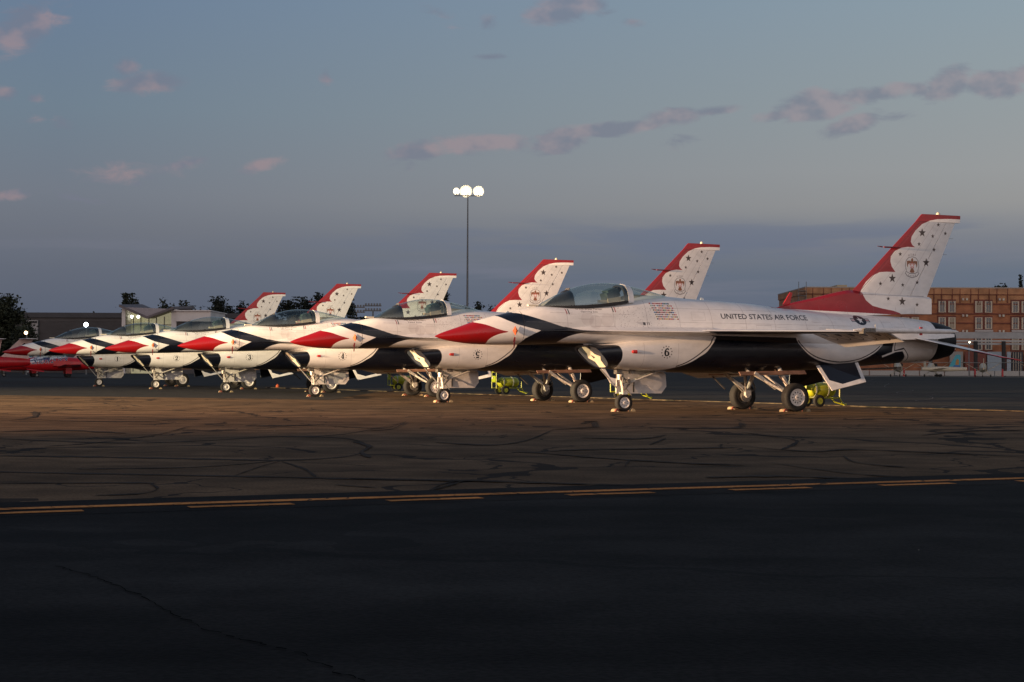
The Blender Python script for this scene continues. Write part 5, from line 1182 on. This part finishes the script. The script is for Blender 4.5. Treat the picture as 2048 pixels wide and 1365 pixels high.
# teal tail fin with a painted figure: a larger aircraft nose-on behind
tt = tag(empty('teal_aircraft', (at(1912, 737, 243).x, 243, 0)), 'light aircraft with a big teal tail fin painted with a tan and blue patch', 'light aircraft')
MB().prism([(-1.1, 0, 1.5), (.7, 0, 1.4), (.7, 0, 3.3), (.45, 0, 3.45), (.0, 0, 3.35), (-.4, 0, 2.7)], (0, .16, 0)).build('fin', lteal, tt)
MB().prism([(-.1, -.03, 1.85), (.4, -.03, 1.85), (.45, -.03, 2.6), (.2, -.03, 2.8), (.0, -.03, 2.5)], (0, .025, 0)).build('painted_patch', lor, tt)
MB().prism([(-.6, -.02, 1.45), (.6, -.02, 1.40), (.6, -.02, 1.8), (-.3, -.02, 1.8)], (0, .012, 0)).build('painted_band', solid('tail_blue', (.03, .12, .36), .5), tt)
MB().rings([sring(s, 1.6 - abs(s + 2) * .03, .8 + abs(s + 2) * .05, .45 - abs(s + 2) * .05, 1.2, 2.4, 2.4, 14) for s in (1.6, .5, -1, -2.5, -4, -5.2)]).build('fuselage', lw, tt)
for sg in (1, -1): MB().rings([airfoil(-2.2, -3.6, sg * .4, 1.2, .07), airfoil(-2.3, -3.2, sg * 4.6, 1.35, .05)]).build('wing', lw, tt)
for sg in (1, -1): MB().lathe([(-.08, .22), (.08, .22)], (-2.6, sg * 1.1, .22), 'Y', 14).build('wheel', MAT['tyre'], tt)
for px in (1857, 1868, 1908, 1917, 1946, 1966):
    pass
# ---------------------------------------------------------------- trees
leaf = solid('leaf_green', (.030, .036, .016), .8, scale=.6, var=.5); leaf2 = solid('leaf_dark', (.016, .022, .012), .8, scale=.6, var=.5); bark = solid('bark', (.05, .04, .03), .9)
def tree(px, ytop, Y, wpx, label, shape='round', group=None, mat=None, n=1500, seed=0, ybase=737):
    n = int(n * 3.2)
    rg_ = random.Random(seed + int(px)); p = at(px, ytop, Y); h = p.z; w = wpx / F_PX * Y * 1.3
    t = tag(empty('cypress_tree' if shape == 'spire' else 'leafy_tree', (p.x, Y, 0)), label, 'tree', group)
    tr = MB().tube((0, 0, 0), (w * .02, 0, h * .5), max(.12, h * .022), h * .012, 8)
    lobes = []
    if shape == 'spire': lobes = [(0, 0, h * (.12 + .09 * k), w * .5 * (1 - (k / 10) ** 1.6) + .1, h * .09) for k in range(10)]
    elif shape == 'flat': lobes = [(rg_.uniform(-.38, .38) * w, rg_.uniform(-.3, .3) * w, h * .9 + rg_.uniform(-.5, .3), w * .16, h * .05) for k in range(10)]
    else:
        for k in range(15 if wpx < 60 else 34):
            q = rg_.random(); zz = h * (.28 + .66 * q); ww = w * .5 * (math.sin(math.pi * min(1, .22 + .72 * (1 - q))) ** .8); a_ = rg_.uniform(0, 6.28); rr = ww * math.sqrt(rg_.random()) * .8
            lobes.append((rr * math.cos(a_), rr * math.sin(a_), zz, w * rg_.uniform(.13, .22), h * rg_.uniform(.07, .12)))
        for l_ in lobes[:7]: tr.tube((0, 0, h * .3), (l_[0] * .8, l_[1] * .8, l_[2]), .10, .03, 5)
    tr.build('trunk', bark, t)
    vs, fs = [], []; ls = Y / F_PX * 2.1
    for k in range(n):
        lx, ly, lz, lr, lh = rg_.choice(lobes); u = rg_.gauss(0, .55), rg_.gauss(0, .55), rg_.gauss(0, .6)
        c = Vector((lx + u[0] * lr, ly + u[1] * lr, min(lz + u[2] * lh, h * 1.01))); s_ = ls * rg_.uniform(.6, 1.5)
        q = Matrix.Rotation(rg_.uniform(0, 6.28), 3, 'Z') @ Matrix.Rotation(rg_.uniform(0, 3.1), 3, 'X')
        o = len(vs); vs += [tuple(c + q @ Vector(v_)) for v_ in ((-s_, -s_ * .5, 0), (s_ * .4, -s_ * .7, s_ * .2), (s_, s_ * .4, 0), (-s_ * .3, s_ * .8, -s_ * .2))]; fs.append((o, o + 1, o + 2, o + 3))
    MB().add(vs, fs).build('crown', mat or leaf, t, smooth=False)
    return t
G = 'trees beyond the buildings'
tree(6, 590, 205, 70, 'big dark leafy tree at the left frame edge beside the hangar', n=4500)
tree(48, 640, 200, 46, 'low bushy tree under the big tree at the left', n=1200)
tree(192, 610, 330, 30, 'bare-looking small tree rising just over the long dark hangar', n=260, group=G)
tree(257, 589, 300, 32, 'loose tree behind the left peak of the V-shaped roof', n=600, group=G)
tree(331, 597, 300, 28, 'tree behind the right peak of the V-shaped roof', n=700, group=G)
tree(373, 604, 310, 32, 'rounded tree above the flat roof of the terminal', n=700, group=G)
tree(400, 614, 320, 46, 'low tree line clump right of the terminal roof', n=800, group=G)
tree(432, 594, 300, 36, 'tall dark tree standing free between the terminal and the first tail fin', n=1400, group=G, mat=leaf2)
tree(452, 615, 310, 40, 'low dark tree at the foot of the tall free-standing tree', n=800, group=G, mat=leaf2)
tree(486, 595, 310, 30, 'pointed dark tree just left of the first tail fin', n=900, group=G, mat=leaf2)
for px, yt, wd_, lab in ((570, 604, 46, 'dark tree right of the tail fin of fighter jet 1'), (600, 596, 44, 'darker tree in the clump between the fins of jets 1 and 2'), (630, 587, 42, 'tallest dark tree in the clump left of the fin of jet 2'), (652, 600, 40, 'dark tree partly behind the fin of fighter jet 2'), (704, 590, 34, 'dark tree showing right of the fin of jet 2'), (722, 634, 30, 'low tree under the stadium lights'), (735, 637, 36, 'small low tree right of the stadium lights'), (893, 583, 24, 'dark tree top right of the fin of fighter jet 3'), (880, 600, 30, 'tree half hidden by the fin of fighter jet 3'), (950, 606, 36, 'low dark tree right of the floodlight mast'), (985, 612, 50, 'wide low tree between the mast and the fin of jet 4')):
    tree(px, yt, 330, wd_, lab, n=1000, group=G, mat=leaf2)
tree(1995, 568, 360, 34, 'flat-topped tree showing over the brick building roof', 'flat', n=500, mat=leaf2)
tree(2041, 553, 350, 10, 'slim cypress showing over the brick building roof', 'spire', n=500, mat=leaf2)
tree(1604, 583, 345, 14, 'small tree at the left corner of the brick building', n=250, mat=leaf2)
# small paired fittings and flat print stay joined and are marked as such
for o in bpy.data.objects:
    nm = o.name.split('.')[0]
    if o.parent is not None and nm in ('rail_fitting', 'static_wick', 'rim_slots', 'rail_clamp', 'lettering', 'tow_bar', 'gauge_panel', 'cockpit_floor', 'probe', 'streamer', 'ejection_seat', 'canopy_seal', 'canopy_sill', 'fire_stair', 'head_up_display', 'steering_link', 'brake_hose'): o['kind'] = 'stuff'
